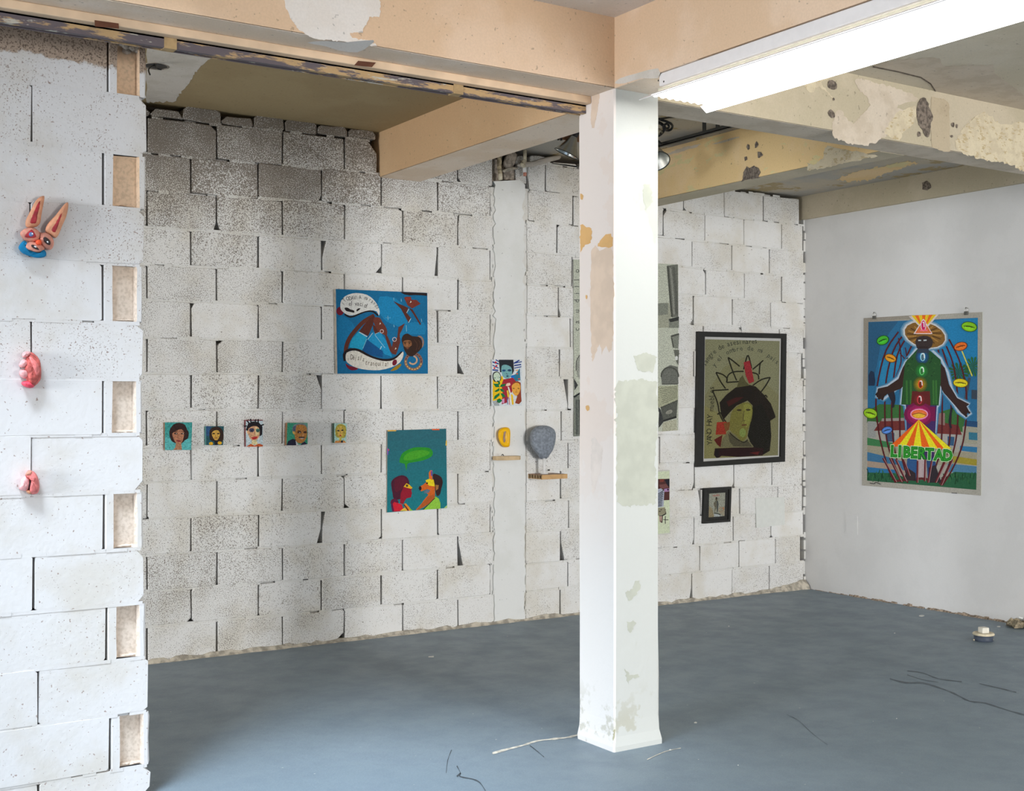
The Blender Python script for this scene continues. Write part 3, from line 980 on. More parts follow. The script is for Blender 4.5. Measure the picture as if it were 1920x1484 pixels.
o = from_bm('broken_plaster_edge', bm, 'broken', wall_right); o['kind'] = 'stuff'

# ---------------------------------------------------------------- near block wall on the left of the picture
YL = -2.32
core = struct(box('wall_inner', (-3.9, YL + 0.11, 0.0), (-0.71, YL + 0.125, 3.12), 'core'))
near = core
ZL = [2.765, 2.563, 2.353, 2.153, 1.95, 1.736, 1.531, 1.331, 1.122, 0.912, 0.713, 0.511, 0.312, 0.114, 0.004]
EDGE = [-0.690, -0.690, -0.692, -0.70, -0.702, -0.703, -0.704, -0.703, -0.700, -0.698, -0.692, -0.684, -0.678, -0.676]
SPL = [-0.832, None, -0.848, None, -0.850, None, -0.850, None, -0.845, None, -0.836, None, -0.824, None]
JL = [None, -1.093, None, -1.10, None, -1.095, None, -1.095, None, -1.087, None, -1.073, None, -1.07]


def header_block(x0, x1, z0, z1, yf, depth, parent):
    """block laid across the wall: its end shows two flanges with a rough hollow between them"""
    g = 0.004
    x0 += g; x1 -= g; z0 += g; z1 -= g
    f1 = x0 + 0.030; f2 = x1 - 0.022; d = 0.030
    j = lambda a=0.003: random.uniform(-a, a)
    prof = [(x0, yf + 0.003), (x0 + 0.004, yf), (f1, yf), (f1 + 0.008, yf + d), (f2 - 0.006, yf + d), (f2, yf), (x1 - 0.006, yf), (x1, yf + 0.006), (x1, yf + depth), (x0, yf + depth)]
    zs = [z0, z0 + 0.012, (z0 + z1) / 2, z1 - 0.014, z1]
    vs = []; fs = []; n = len(prof)
    for k, z in enumerate(zs):
        for i, (x, y) in enumerate(prof):
            a = 0.0
            if i in (3, 4) and k in (0, 4):
                a = -0.006
            vs.append((x + (j(0.002) if i in (2, 5, 6, 7) else 0), y + a, z + (j() if k in (0, 4) else 0)))
    for k in range(len(zs) - 1):
        for i in range(n):
            a = k * n + i; b = k * n + (i + 1) % n
            fs.append((a, b, n + b, n + a))
    fs.append(tuple(range(n))[::-1]); fs.append(tuple(range((len(zs) - 1) * n, len(zs) * n)))
    me = bpy.data.meshes.new('header_block'); me.from_pydata(vs, [], fs); me.update()
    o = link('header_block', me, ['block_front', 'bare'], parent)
    for p in me.polygons[:-2]:
        i = p.index % n
        p.material_index = 1 if i in (2, 3, 4) else 0
    # crumbs of mortar lying in the hollow
    bmh = bmesh.new()
    for k in range(5):
        cx = random.uniform(f1 + 0.015, f2 - 0.012); r = random.uniform(0.006, 0.014)
        bmesh.ops.create_icosphere(bmh, subdivisions=1, radius=r)
        vv = bmh.verts[-12:]
        for v in vv:
            v.co = Vector((cx + v.co.x * 1.6 + j(), yf + d - 0.004 + v.co.y * 0.9, z0 + 0.002 + abs(v.co.z) * 0.9))
    o2 = from_bm('mortar_lump', bmh, 'bare', near)
    return o


for i in range(14):
    z1, z0 = ZL[i], ZL[i + 1]
    e = EDGE[i]
    if SPL[i] is not None:
        header_block(SPL[i], e, z0, z1, YL, 0.19, near)
        x = SPL[i]; js = [x]
        while x > -3.5:
            x -= 0.405; js.append(x)
    else:
        js = [e, JL[i]]; x = JL[i]
        while x > -3.5:
            x -= 0.405; js.append(x)
    js = js[::-1]
    for x0, x1 in zip(js, js[1:]):
        cut = [0, 0, 0, 0]
        if x1 == e:
            cut = [0, random.uniform(0.012, 0.03), random.uniform(0.012, 0.03), 0]
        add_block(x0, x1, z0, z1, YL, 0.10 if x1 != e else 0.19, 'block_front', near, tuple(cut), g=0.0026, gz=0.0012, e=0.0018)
# course above, behind the beam, up to the slab
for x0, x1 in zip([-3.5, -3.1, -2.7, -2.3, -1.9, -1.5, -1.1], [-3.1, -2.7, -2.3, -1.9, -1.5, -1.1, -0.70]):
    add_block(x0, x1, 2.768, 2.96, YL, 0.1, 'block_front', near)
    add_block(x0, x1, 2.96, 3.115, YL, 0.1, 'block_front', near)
bm = bmesh.new()
for i in range(1, 14):
    x = -3.5; xe = EDGE[i] - 0.015
    while x < xe:
        x2 = min(x + random.uniform(0.03, 0.10), xe)
        gone = random.random() < 0.025
        y = YL + (random.uniform(0.008, 0.02) if gone else random.uniform(-0.0015, 0.001))
        t = 0.0065
        if not (SPL[i] is not None and x2 > SPL[i] + 0.02 and False):
            bm.faces.new([bm.verts.new(p) for p in ((x, y, ZL[i] - t), (x2, y, ZL[i] - t), (x2, y, ZL[i] + t), (x, y, ZL[i] + t))])
        x = x2
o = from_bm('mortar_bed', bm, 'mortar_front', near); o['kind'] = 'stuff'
# mortar clump over the topmost header
bm = bmesh.new()
for k in range(14):
    r = random.uniform(0.008, 0.02)
    bmesh.ops.create_icosphere(bm, subdivisions=1, radius=r)
    dx, dy, dz = random.uniform(-0.80, -0.705), random.uniform(-0.01, 0.03), random.uniform(-0.02, 0.012)
    for v in bm.verts[-12:]:
        v.co = Vector((v.co.x * 1.4 + dx, YL + dy + v.co.y * 0.7, 2.752 + dz + v.co.z))
o = from_bm('mortar_clump', bm, 'bare_grey', near); o['kind'] = 'stuff'

# ---------------------------------------------------------------- timber, track on the cross beam
board = tag(box('timber_board', (-4.2, -2.63, 2.720), (1.108, -2.522, 2.7503), 'wood_pale', bevel=0.002), 'long pale timber board fixed under the wide tan beam, above the rusty track', 'board')
for p in (((526, 112), (660, 130), (662, 160), (528, 147)), ):
    skin_patch('brown_patch', ('Y', -2.63), (0, 0, 2.967), [p[0], p[1], p[2], p[3]], 'rust_brown', board, 0)
skin_patch('brown_patch', ('Y', -2.63), (560, 0, 3.0), [(312, 368), (335, 342), (435, 352), (412, 378)], 'rust_brown', board, 0)
bm = bmesh.new()
bm_box(bm, (-4.2, -2.592, 2.684), (1.108, -2.586, 2.7195)); bm_box(bm, (-4.2, -2.592, 2.714), (1.108, -2.545, 2.7195)); bm_box(bm, (-4.2, -2.586, 2.684), (1.108, -2.57, 2.688)); bm_box(bm, (-4.2, -2.551, 2.684), (1.108, -2.545, 2.7195))
track = tag(from_bm('sliding_track', bm, 'track'), 'rusty old steel door track with flaking ochre paint running below the timber board', 'track')
for cpx in ((960, 250, 3.0), (2580, 500, 3.0)):
    a = pY(cpx[0] / 3.0, cpx[1] / 3.0, -2.595)
    box('track_bracket', (a.x - 0.022, -2.5945, 2.682), (a.x + 0.022, -2.55, 2.7195), 'fillet_tan', track)

# patches on the front beams -------------------------------------------------
C0 = (0, 0, 1.0)
skin_patch('bare_patch', ('Y', Y0B), (560, 0, 3.0), [(-95, -60), (450, -60), (460, 40), (455, 95), (395, 95), (385, 130), (360, 160), (360, 185), (290, 185), (300, 215), (380, 225), (430, 245), (440, 262), (250, 232), (100, 222), (0, 170), (-40, 110), (-75, 40)], 'patch_white', beam_cross, 0, rough=3)
skin_patch('paint_flake', ('z', 2.7505), (560, 0, 3.0), [(45, 240), (150, 230), (260, 238), (420, 225), (400, 255), (330, 295), (230, 285), (150, 260)], 'patch_white', beam_cross, 2)
# beam along the camera side: thin crack line under the light, grey plaster near the column
skin_patch('bare_patch', ('X', 1.109), (1100, 0, 3.2), [(168, 500), (200, 470), (300, 440), (428, 410), (428, 470), (330, 470), (230, 500)], 'patch_grey', beam_long, 2, h=0.0008)
# right-hand cross beam: stained face
CR = (1230, 0, 2.783)
skin_patch('bare_patch', ('Y', -2.72), CR, [(700, 420), (800, 395), (930, 395), (860, 430), (900, 480), (930, 520), (905, 500), (850, 450), (815, 485), (790, 470), (770, 440)], 'patch_cream', beam_right, 2, rough=3)
skin_patch('bare_patch', ('Y', -2.72), CR, [(930, 600), (965, 575), (990, 610), (1030, 650), (1070, 600), (1110, 560), (1110, 520), (1060, 470), (1045, 410), (1180, 440), (1250, 460), (1330, 490), (1370, 520), (1290, 540), (1260, 560), (1330, 600), (1240, 690), (1180, 720), (1100, 760), (930, 720)], 'patch_pink', beam_right, 2, rough=4)
skin_patch('bare_patch', ('Y', -2.72), CR, [(1195, 700), (1220, 640), (1260, 590), (1330, 560), (1360, 560), (1350, 640), (1290, 690), (1270, 730)], 'patch_cream', beam_right, 2, rough=4, h=0.0016)
skin_patch('bare_patch', ('Y', -2.72), CR, [(1560, 760), (1590, 690), (1650, 620), (1720, 590), (1800, 650), (1880, 640), (1960, 660), (1980, 900), (1850, 860), (1700, 830), (1600, 800)], 'patch_cream', beam_right, 2, rough=5)
skin_patch('filled_strip', ('Y', -2.72), CR, [(1440, 505), (1500, 515), (1530, 545), (1535, 790), (1500, 790), (1440, 770), (1430, 640)], 'strip', beam_right, 0, rough=2, h=0.0018)
for pts in ([(1360, 560), (1380, 515), (1410, 512), (1425, 560), (1445, 610), (1435, 650), (1425, 715), (1405, 712), (1390, 680), (1370, 650), (1362, 600)], [(895, 440), (905, 420), (935, 425), (945, 455), (930, 468), (905, 460)], [(898, 590), (910, 572), (932, 590), (935, 610), (915, 615)],
            [(1366, 690), (1378, 688), (1380, 710), (1368, 712)], [(1543, 645), (1556, 642), (1556, 664), (1545, 662)], [(1566, 650), (1576, 650), (1574, 668), (1566, 666)], [(1536, 706), (1549, 704), (1549, 718), (1538, 717)], [(922, 515), (928, 508), (932, 522), (924, 526)]):
    skin_patch('concrete_chip', ('Y', -2.72), CR, pts, 'hole', beam_right, 2, rough=2, h=0.0024)
# ceiling of the far front bay, repaired areas
CEIL = 3.044
skin_patch('bare_patch', ('z', CEIL), CR, [(1130, 340), (1270, 310), (1480, 305), (1500, 345), (1765, 338), (1765, 385), (1900, 480), (2000, 600), (1920, 605), (1700, 560), (1510, 510), (1460, 490), (1430, 440), (1380, 410), (1260, 380)], 'patch_pink', c_front, 0, rough=3)
skin_patch('hairline_crack', ('z', CEIL), CR, [(1130, 352), (1260, 378), (1380, 408), (1430, 440), (1456, 480), (1462, 478), (1436, 436), (1384, 402), (1262, 372), (1132, 346)], 'hole', c_front, 0, h=0.002)
# ochre beam in the far bay: white filler line, holes, pale end
C2 = (1230, 180, 6.183)
skin_patch('bare_patch', ('X', 3.05), C2, [(60, 690), (200, 640), (330, 590), (520, 555), (480, 590), (300, 640), (230, 665), (120, 690)], 'patch_pink', beam_two, 0, rough=4)
skin_patch('bare_patch', ('X', 3.05), C2, [(650, 560), (780, 515), (960, 470), (960, 485), (800, 535), (700, 560)], 'patch_pink', beam_two, 0, rough=3)
skin_patch('bare_patch', ('X', 3.05), CR, [(790, 850), (830, 860), (870, 830), (880, 770), (895, 760), (1160, 815), (1000, 850), (860, 880), (790, 890)], 'patch_cream', beam_two, 0, rough=3)
for pts in ([(1045, 590), (1060, 555), (1082, 570), (1085, 610), (1068, 630)], [(1143, 560), (1165, 525), (1187, 560), (1165, 600), (1148, 605)], [(1178, 645), (1215, 648), (1240, 685), (1195, 722), (1180, 715)], [(1023, 710), (1050, 700), (1056, 740), (1030, 755)],
            [(985, 995), (1005, 965), (1010, 890), (1050, 815), (1085, 838), (1135, 808), (1190, 838), (1215, 885), (1190, 930), (1205, 950), (1050, 975)], [(866, 785), (876, 780), (876, 792), (868, 794)]):
    skin_patch('concrete_chip', ('X', 3.05), C2, pts, 'hole', beam_two, 0, rough=2, h=0.0022)
skin_patch('concrete_chip', ('X', 5.105), CR, [(1388, 955), (1410, 942), (1430, 958), (1436, 980), (1415, 995), (1390, 988)], 'hole', beam_edge, 0, rough=2, h=0.0022)
# patches on the far ceilings
skin_patch('bare_patch', ('z', 3.055), CR, [(940, 935), (1060, 890), (1220, 860), (1300, 842), (1370, 850), (1240, 890), (1120, 940), (1010, 950)], 'tan_deep', c_right, 0, rough=4)
skin_patch('bare_patch', ('z', 3.12), (270, 80, 4.267), [(20, -60), (560, -60), (545, 110), (420, 230), (350, 340), (240, 470), (20, 480)], 'patch_grey', c_left, 0, rough=6)

# floor: cracks, splash by the column, paint specks
CF = (680, 1140, 3.0)
for nm, pts, wd, mt in (('floor_crack', [(470, 930), (478, 860), (500, 800)], 4, 'crack'), ('floor_crack', [(530, 890), (550, 930), (548, 950), (620, 965), (660, 985), (690, 1030)], 6, 'crack'), ('floor_crack', [(530, 950), (552, 930)], 10, 'crack'), ('floor_crack', [(940, 775), (985, 810), (1020, 840)], 4, 'crack'),
                        ('paint_splash', [(730, 820), (820, 795), (900, 775), (980, 750), (1080, 738), (1150, 730), (1215, 715)], 13, 'splash'), ('paint_splash', [(1600, 855), (1700, 810), (1790, 790)], 5, 'splash'), ('paint_splash', [(370, 277), (400, 275)], 12, 'speck')):
    pts = catmull(pts, 3, False) if len(pts) > 2 else pts
    vs = []; fs = []
    for i, p in enumerate(pts):
        a = pts[max(i - 1, 0)]; b = pts[min(i + 1, len(pts) - 1)]; d = math.hypot(b[0] - a[0], b[1] - a[1]) or 1
        k = wd / 2 * random.uniform(0.4, 1.1)
        nx, ny = -(b[1] - a[1]) / d * k, (b[0] - a[0]) / d * k
        vs += [pZ(*crop_px(CF, (p[0] + nx, p[1] + ny)), 0.0012), pZ(*crop_px(CF, (p[0] - nx, p[1] - ny)), 0.0012)]
    fs = [(2 * i, 2 * i + 1, 2 * i + 3, 2 * i + 2) for i in range(len(pts) - 1)]
    from_py(nm, vs, fs, mt, floor)
CG = (1220, 1080, 2.743)
for pts, wd in (([(1230, 530), (1310, 550), (1400, 552), (1480, 575), (1560, 605), (1640, 645), (1720, 655), (1830, 690), (1920, 715)], 9), ([(1320, 490), (1400, 500), (1480, 530), (1600, 545)], 7), ([(1690, 555), (1800, 580), (1880, 600)], 7), ([(1320, 510), (1400, 535), (1480, 548)], 5), ([(700, 715), (760, 745), (830, 810), (910, 870)], 4)):
    pts = catmull(pts, 3, False); vs = []
    for i, p in enumerate(pts):
        k = wd / 2 * random.uniform(0.3, 1.0)
        vs += [pZ(*crop_px(CG, (p[0], p[1] + k)), 0.001), pZ(*crop_px(CG, (p[0], p[1] - k)), 0.001)]
    from_py('floor_crack', vs, [(2 * i, 2 * i + 1, 2 * i + 3, 2 * i + 2) for i in range(len(pts) - 1)], 'wrinkle', floor)
for (x, y, a, b) in ((1393, 206, 16, 5), (1640, 197, 9, 3), (1850, 240, 12, 4), (1790, 262, 10, 4), (1255, 296, 4, 3), (230, 756, 10, 5), (100, 896, 6, 4), (1265, 735, 4, 3), (450, 975, 4, 3), (402, 260, 4, 3)):
    pts = [(x + a * math.cos(t) * random.uniform(0.7, 1.1), y + b * math.sin(t) * random.uniform(0.7, 1.1)) for t in [k * 0.785 for k in range(8)]]
    from_py('paint_speck', [pZ(*crop_px(CG, p), 0.0015) for p in pts], [tuple(range(8))], 'speck', floor)

# ================================================================ LIGHT FIXTURE, LAMPS, PIPES
FY0, FY1 = -5.45, -3.05
fx = thing('fluorescent_light', 'long white fluorescent batten, switched on, hung under the tan beam beside the column', 'light', (1.26, FY1, 2.75))
body = box('housing', (1.114, FY0, 2.699), (1.31, -3.07, 2.7495), 'fixture', None, 0.003)
neck = box('housing_neck', (1.134, FY0, 2.6745), (1.31, -3.04, 2.7), 'fixture_shaded')
bm = bmesh.new()
for y in (FY0, -2.985):
    pass
v = [bm.verts.new(p) for p in ((1.132, FY0, 2.688), (1.132, -2.99, 2.688), (1.098, -2.965, 2.667), (1.098, FY0, 2.667), (1.132, FY0, 2.684), (1.132, -2.99, 2.684), (1.100, -2.965, 2.664), (1.100, FY0, 2.664))]
for f in ((0, 1, 2, 3), (4, 7, 6, 5), (2, 6, 7, 3), (1, 5, 6, 2)):
    bm.faces.new([v[i] for i in f])
wing = from_bm('reflector_wing', bm, 'fixture')
# wrap-round diffuser: corrugated across, with a plain side that hangs lower
bm = bmesh.new(); pr = []
nx = 40
for i in range(nx + 1):
    x = 1.104 + (1.405 - 1.104) * i / nx
    pr.append((x, 2.668 + 0.0035 * math.cos(i * math.pi / 2.5)))
pr += [(1.407, 2.676), (1.418, 2.667), (1.440, 2.652), (1.444, 2.655)]
a = [bm.verts.new((x, FY0, z)) for x, z in pr]
b = [bm.verts.new((x, -3.035 + (0.05 if x > 1.406 else 0), z)) for x, z in pr]
for i in range(len(pr) - 1):
    bm.faces.new((a[i], a[i + 1], b[i + 1], b[i]))
lens = from_bm('diffuser', bm, 'lens')
adopt(fx, body, neck, wing, lens)
for px in ((1234.5, 151), (1244.5, 153)):
    p = pX(*px, 1.1135)
    s = lathe('screw', [(0.0005, -0.0015), (0.0035, -0.001), (0.004, 0.0)], (1, 0, 0), p, 'dark_metal', None, 8)
    adopt(fx, s)


def clamp_lamp(apex, rim, r, label, dull, strut):
    ax = (rim - apex); L = ax.length; ax.normalize()
    t = thing('clamp_lamp', label, 'lamp', apex, 'clamp lamps under the slab')
    m = 'chrome_dull' if dull else 'chrome'
    ref = lathe('reflector', [(0.020, 0.0), (0.026, 0.012), (r * 0.55, L * 0.45), (r * 0.97, L * 0.97), (r, L), (r * 0.985, L + 0.002), (r * 0.95, L * 0.965), (r * 0.53, L * 0.44), (0.022, 0.014)], ax, apex, m, None, 28)
    rimo = lathe('rim', [(r - 0.001, L - 0.002), (r + 0.0022, L - 0.001), (r + 0.0022, L + 0.0025), (r - 0.002, L + 0.0025)], ax, apex, 'dark_metal', None, 28)
    soc = lathe('socket', [(0.002, -0.055), (0.014, -0.052), (0.021, -0.042), (0.021, -0.008), (0.018, 0.006), (0.004, 0.008)], ax, apex, 'black', None, 14)
    bulb = lathe('bulb', [(0.010, 0.008), (0.013, 0.02), (0.026, 0.045), (0.028, 0.058), (0.018, 0.074), (0.002, 0.08)], ax, apex, 'peg', None, 14)
    ck = tube('clamp', [apex - ax * 0.03, apex - ax * 0.03 + (strut - apex) * 0.5 + Vector((0, 0, 0.01)), strut], 0.007, 'dark_metal', None, 6)
    co = tube('cord', [apex - ax * 0.05, apex - ax * 0.06 + Vector((0.01, 0.02, 0.04)), apex - ax * 0.05 + Vector((0.04, 0.05, 0.09)), Vector((apex.x + 0.06, apex.y + 0.08, 3.118))], 0.003, 'black', None, 6)
    adopt(t, ref, rimo, soc, bulb, ck, co)
    return t


# hanging steel rail with flat hangers
RX = 2.63
rail = thing('hanging_rail', 'dark steel rail hung on short flat straps under the far slab, right of the column', 'rail', (RX, -1.2, 2.955))
bm = bmesh.new(); bm_box(bm, (RX - 0.012, Y1B + 0.002, 2.945), (RX - 0.008, -0.78, 2.965)); bm_box(bm, (RX - 0.012, Y1B + 0.002, 2.945), (RX + 0.012, -0.78, 2.949))
parts = [from_bm('angle_bar', bm, 'dark_metal')]
for y in (-0.85, pX(1322, 250, RX).y, pX(1347, 246, RX).y):
    parts.append(box('hanger', (RX - 0.008, y - 0.014, 2.948), (RX - 0.004, y + 0.014, 3.1195), 'dark_metal'))
adopt(rail, *parts)

LP = lambda x, y: pY(*crop_px((920, 210, 10.105), (x, y)), -1.0)
s1 = LP(1385, 420)
strut = thing('ceiling_strut', 'twin dark steel straps hanging from the slab behind the chrome lamp', 'strut', (s1.x, s1.y, 3.12))
k1 = box('strap', (s1.x - 0.014, s1.y + 0.03, s1.z - 0.03), (s1.x - 0.008, s1.y + 0.045, 3.1195), 'dark_metal'); k2 = box('strap', (s1.x + 0.006, s1.y + 0.03, s1.z - 0.03), (s1.x + 0.012, s1.y + 0.045, 3.1195), 'dark_metal')
k3 = box('mounting_plate', (s1.x - 0.02, s1.y + 0.046, s1.z - 0.02), (s1.x + 0.16, s1.y + 0.06, s1.z + 0.055), 'brown_edge', None, 0.002)
adopt(strut, k1, k2, k3)
clamp_lamp(LP(1580, 470), pY(*crop_px((920, 210, 10.105), (1435, 790)), -0.97), 0.074, 'shiny chrome cone clamp lamp showing beside the left edge of the column', False, Vector((s1.x + 0.02, s1.y + 0.046, s1.z + 0.01)))
clamp_lamp(pY(1222, 272, -1.30), pY(1229, 303, -1.36), 0.083, 'dull aluminium cone clamp lamp half hidden on the right side of the column', True, Vector((RX - 0.022, -1.29, 2.955)))

# loose dark cables hanging next to the rail
cb = thing('cable_bundle', 'tangle of dark cables coiled under the far slab at the right edge of the column', 'cable', pY(1238, 235, -1.5))
cp = lambda x, y, d: pY(*crop_px((1225, 205, 12.0), (x, y)), -1.5 + d)
kids = []
for pts, r, mt in (([(0, 180, .05), (140, 230, .02), (280, 270, 0), (400, 330, 0), (430, 390, .02), (390, 460, .04), (310, 480, .05), (230, 440, .03), (240, 360, 0), (320, 320, 0)], 0.007, 'black'), ([(60, 280, 0), (180, 330, .02), (260, 420, .02), (220, 500, .03), (140, 580, .03), (60, 620, .04)], 0.009, 'black'),
                   ([(40, 420, .01), (150, 460, .0), (190, 520, .02), (150, 560, .03), (90, 540, .01)], 0.006, 'oldpipe'), ([(300, 330, .01), (350, 370, .0), (340, 430, .02), (300, 420, .03)], 0.006, 'black'), ([(60, 220, .0), (200, 210, .0), (330, 190, .02), (470, 175, .05)], 0.006, 'black')):
    kids.append(tube('cable', catmull([tuple(cp(*p)) for p in pts], 4, False), r, mt, None, 6))
adopt(cb, *kids)

# pipe stubs on the back wall under the slab
CL = (920, 210, 10.105)
pp = lambda x, y, d=0.03: pY(*crop_px(CL, (x, y)), -d)
cpipe = thing('pipe_stub', 'cream coloured pipe stub with a brown end coming down the block wall', 'pipe', pp(650, 560))
a1 = pp(650, 540); a1.z = 3.119
adopt(cpipe, tube('pipe', [a1, pp(648, 930)], 0.0125, 'pipe', None, 10), tube('pipe_end', [pp(645, 1010), pp(648, 1150)], 0.0135, 'peg', None, 10), tube('brown_tip', [pp(648, 1150), pp(650, 1215)], 0.0115, 'coral', None, 10), tube('pipe_bend', catmull([tuple(pp(648, 925)), tuple(pp(600, 985)), tuple(pp(620, 1020)), tuple(pp(648, 1040))], 4, False), 0.015, 'pipe', None, 8))
opipe = thing('old_pipe', 'crusty old pipe standing at the top of the smooth white tie column', 'pipe', pp(180, 720))
a2 = pp(175, 700); a2.z = 3.06
adopt(opipe, tube('pipe', [a2, pp(165, 900), pp(165, 1050), pp(185, 1180)], [0.017, 0.016, 0.015, 0.014], 'oldpipe', None, 9), tube('pipe_end', [pp(183, 1160), pp(188, 1285)], 0.014, 'pipe', None, 9))
puff('mortar_lump', ('Y', 0.0), CL, [(230, 960), (330, 760), (410, 740), (500, 810), (470, 960), (380, 1060), (280, 1070)], 0.0, 0.035, 'bare_grey', wall_back, 2, 0.15, back=-0.06)
puff('mortar_lump', ('Y', 0.0), CL, [(500, 990), (640, 950), (800, 940), (960, 880), (1200, 830), (1330, 830), (1300, 900), (1100, 950), (980, 990), (760, 1040), (600, 1060), (510, 1040)], 0.0, 0.03, 'patch_grey', wall_back, 2, 0.15, back=-0.02)
puff('mortar_lump', ('Y', 0.0), CL, [(230, 1100), (330, 1060), (460, 1040), (520, 1070), (400, 1110), (250, 1150)], 0.0, 0.02, 'fillet', wall_back, 2, 0.15, back=-0.02)

# round junction box in the slab, wires hanging out
CJ = (200, 60, 13.49)
jz = lambda x, y, d=0.0: pZ(*crop_px(CJ, (x, y)), 3.12 - d)
jc = jz(1250, 860)
jb = thing('junction_box', 'round dark junction box with loose wires in the slab above the near block wall', 'electrical box', jc)
adopt(jb, lathe('box_rim', [(0.050, 0.0), (0.062, -0.004), (0.066, 0.0), (0.062, 0.001)], (0, 0, 1), jc, 'bare_grey', None, 20), lathe('box_back', [(0.001, -0.0015), (0.055, -0.0015), (0.056, 0.0)], (0, 0, 1), jc, 'black', None, 20),
      tube('wire', catmull([tuple(jz(1240, 800)), tuple(jz(1260, 880, .03)), tuple(jz(1300, 930, .05)), tuple(jz(1380, 950, .05))], 4, False), 0.004, 'black', None, 6), tube('wire', catmull([tuple(jz(1220, 850)), tuple(jz(1120, 880, .03)), tuple(jz(1060, 960, .06)), tuple(jz(1095, 1080, .1))], 4, False), 0.004, 'black', None, 6))

# ================================================================ SCULPTURES ON THE NEAR WALL
PN = ('Y', YL)
CB = (0, 340, 9.273)
rab = thing('rabbit_head_sculpture', 'small clay rabbit head with upright orange ears and blue collar on the near block wall', 'sculpture', pY(*crop_px(CB, (620, 1000)), YL))
kids = []
ear1 = puff('ear', PN, CB, [(770, 255), (690, 275), (620, 340), (560, 450), (500, 570), (445, 690), (450, 790), (530, 810), (640, 790), (700, 720), (715, 620), (735, 500), (765, 350)], 0.028, 0.022, 'coral_lite', None, 2, 0.1, back=0.012)
ear2 = puff('ear', PN, CB, [(1185, 372), (1140, 380), (1060, 470), (960, 600), (850, 710), (800, 800), (790, 880), (870, 930), (960, 990), (1020, 930), (1080, 780), (1150, 620), (1185, 470)], 0.028, 0.022, 'coral_lite', None, 2, 0.1, back=0.012)
e1 = puff('inner_ear', PN, CB, [(695, 340), (640, 420), (580, 560), (520, 715), (580, 735), (630, 720), (650, 600), (690, 450)], 0.047, 0.006, 'crimson', ear1, 2, back=0.04)
e2 = puff('inner_ear', PN, CB, [(1085, 535), (1030, 620), (960, 740), (895, 850), (960, 890), (1000, 800), (1040, 690)], 0.047, 0.006, 'crimson', ear2, 2, back=0.04)
s1_ = puff('eye_socket', PN, CB, [(350, 930), (370, 870), (440, 820), (540, 800), (630, 830), (690, 900), (690, 980), (640, 1050), (540, 1060), (430, 1030)], 0.03, 0.022, 'coral', None, 2, 0.08, back=0.012)
s2_ = puff('eye_socket', PN, CB, [(690, 1010), (710, 920), (780, 890), (870, 930), (930, 1020), (935, 1110), (900, 1180), (840, 1195), (770, 1160), (710, 1090)], 0.03, 0.022, 'coral', None, 2, 0.08, back=0.012)
puff('eye_patch', PN, CB, [(430, 970), (470, 900), (550, 840), (600, 900), (630, 970), (540, 985)], 0.0535, 0.004, 'crimson', s1_, 2, back=0.04)
puff('iris', PN, CB, [(500, 930), (520, 890), (560, 885), (585, 915), (570, 955), (530, 965)], 0.0565, 0.006, 'eye_blue', s1_, 2, back=0.045)
puff('glint', PN, CB, [(550, 905), (565, 898), (578, 912), (570, 930), (556, 926)], 0.062, 0.003, 'eye_white', s1_, 2, back=0.05)
puff('eye_patch', PN, CB, [(750, 990), (790, 970), (850, 1010), (880, 1060), (870, 1110), (810, 1090), (770, 1050)], 0.0535, 0.004, 'dark_paint', s2_, 2, back=0.04)
puff('glint', PN, CB, [(812, 1045), (830, 1040), (845, 1055), (838, 1072), (820, 1070)], 0.0568, 0.004, 'eye_white', s2_, 2, back=0.045)
mz = puff('muzzle', PN, CB, [(440, 1110), (500, 1050), (620, 1050), (720, 1100), (780, 1160), (740, 1220), (640, 1240), (530, 1210), (450, 1170)], 0.03, 0.026, 'coral', None, 2, 0.08, back=0.012)
puff('mouth', PN, CB, [(540, 1110), (590, 1105), (650, 1150), (680, 1195), (620, 1185), (560, 1150)], 0.0585, 0.003, 'dark_paint', mz, 2, back=0.045)
puff('tooth', PN, CB, [(590, 1128), (615, 1125), (640, 1145), (625, 1155), (600, 1145)], 0.061, 0.002, 'eye_white', mz, 2, back=0.05)
nz = puff('nose', PN, CB, [(620, 1040), (680, 1010), (725, 1050), (710, 1110), (660, 1115), (630, 1090)], 0.05, 0.016, 'nose', None, 2, back=0.03)
cl_ = puff('collar', PN, CB, [(320, 1150), (350, 1090), (400, 1040), (440, 1035), (460, 1070), (440, 1120), (480, 1180), (560, 1225), (680, 1255), (740, 1240), (760, 1190), (800, 1230), (805, 1290), (760, 1325), (650, 1335), (530, 1310), (400, 1260), (340, 1200)], 0.022, 0.02, 'cyan', None, 2, 0.1, prof=[(1, 0), (0.985, 0.5), (0.95, 0.85), (0.90, 1.0), (0.84, 1.0)], back=0.008)
mount = puff('wall_mount', PN, CB, [(560, 900), (760, 900), (800, 1080), (600, 1120)], 0.0, 0.03, 'coral', None, 2, back=0.0005)
adopt(rab, ear1, ear2, s1_, s2_, mz, nz, cl_, mount)
for o in (e1, e2):
    pass

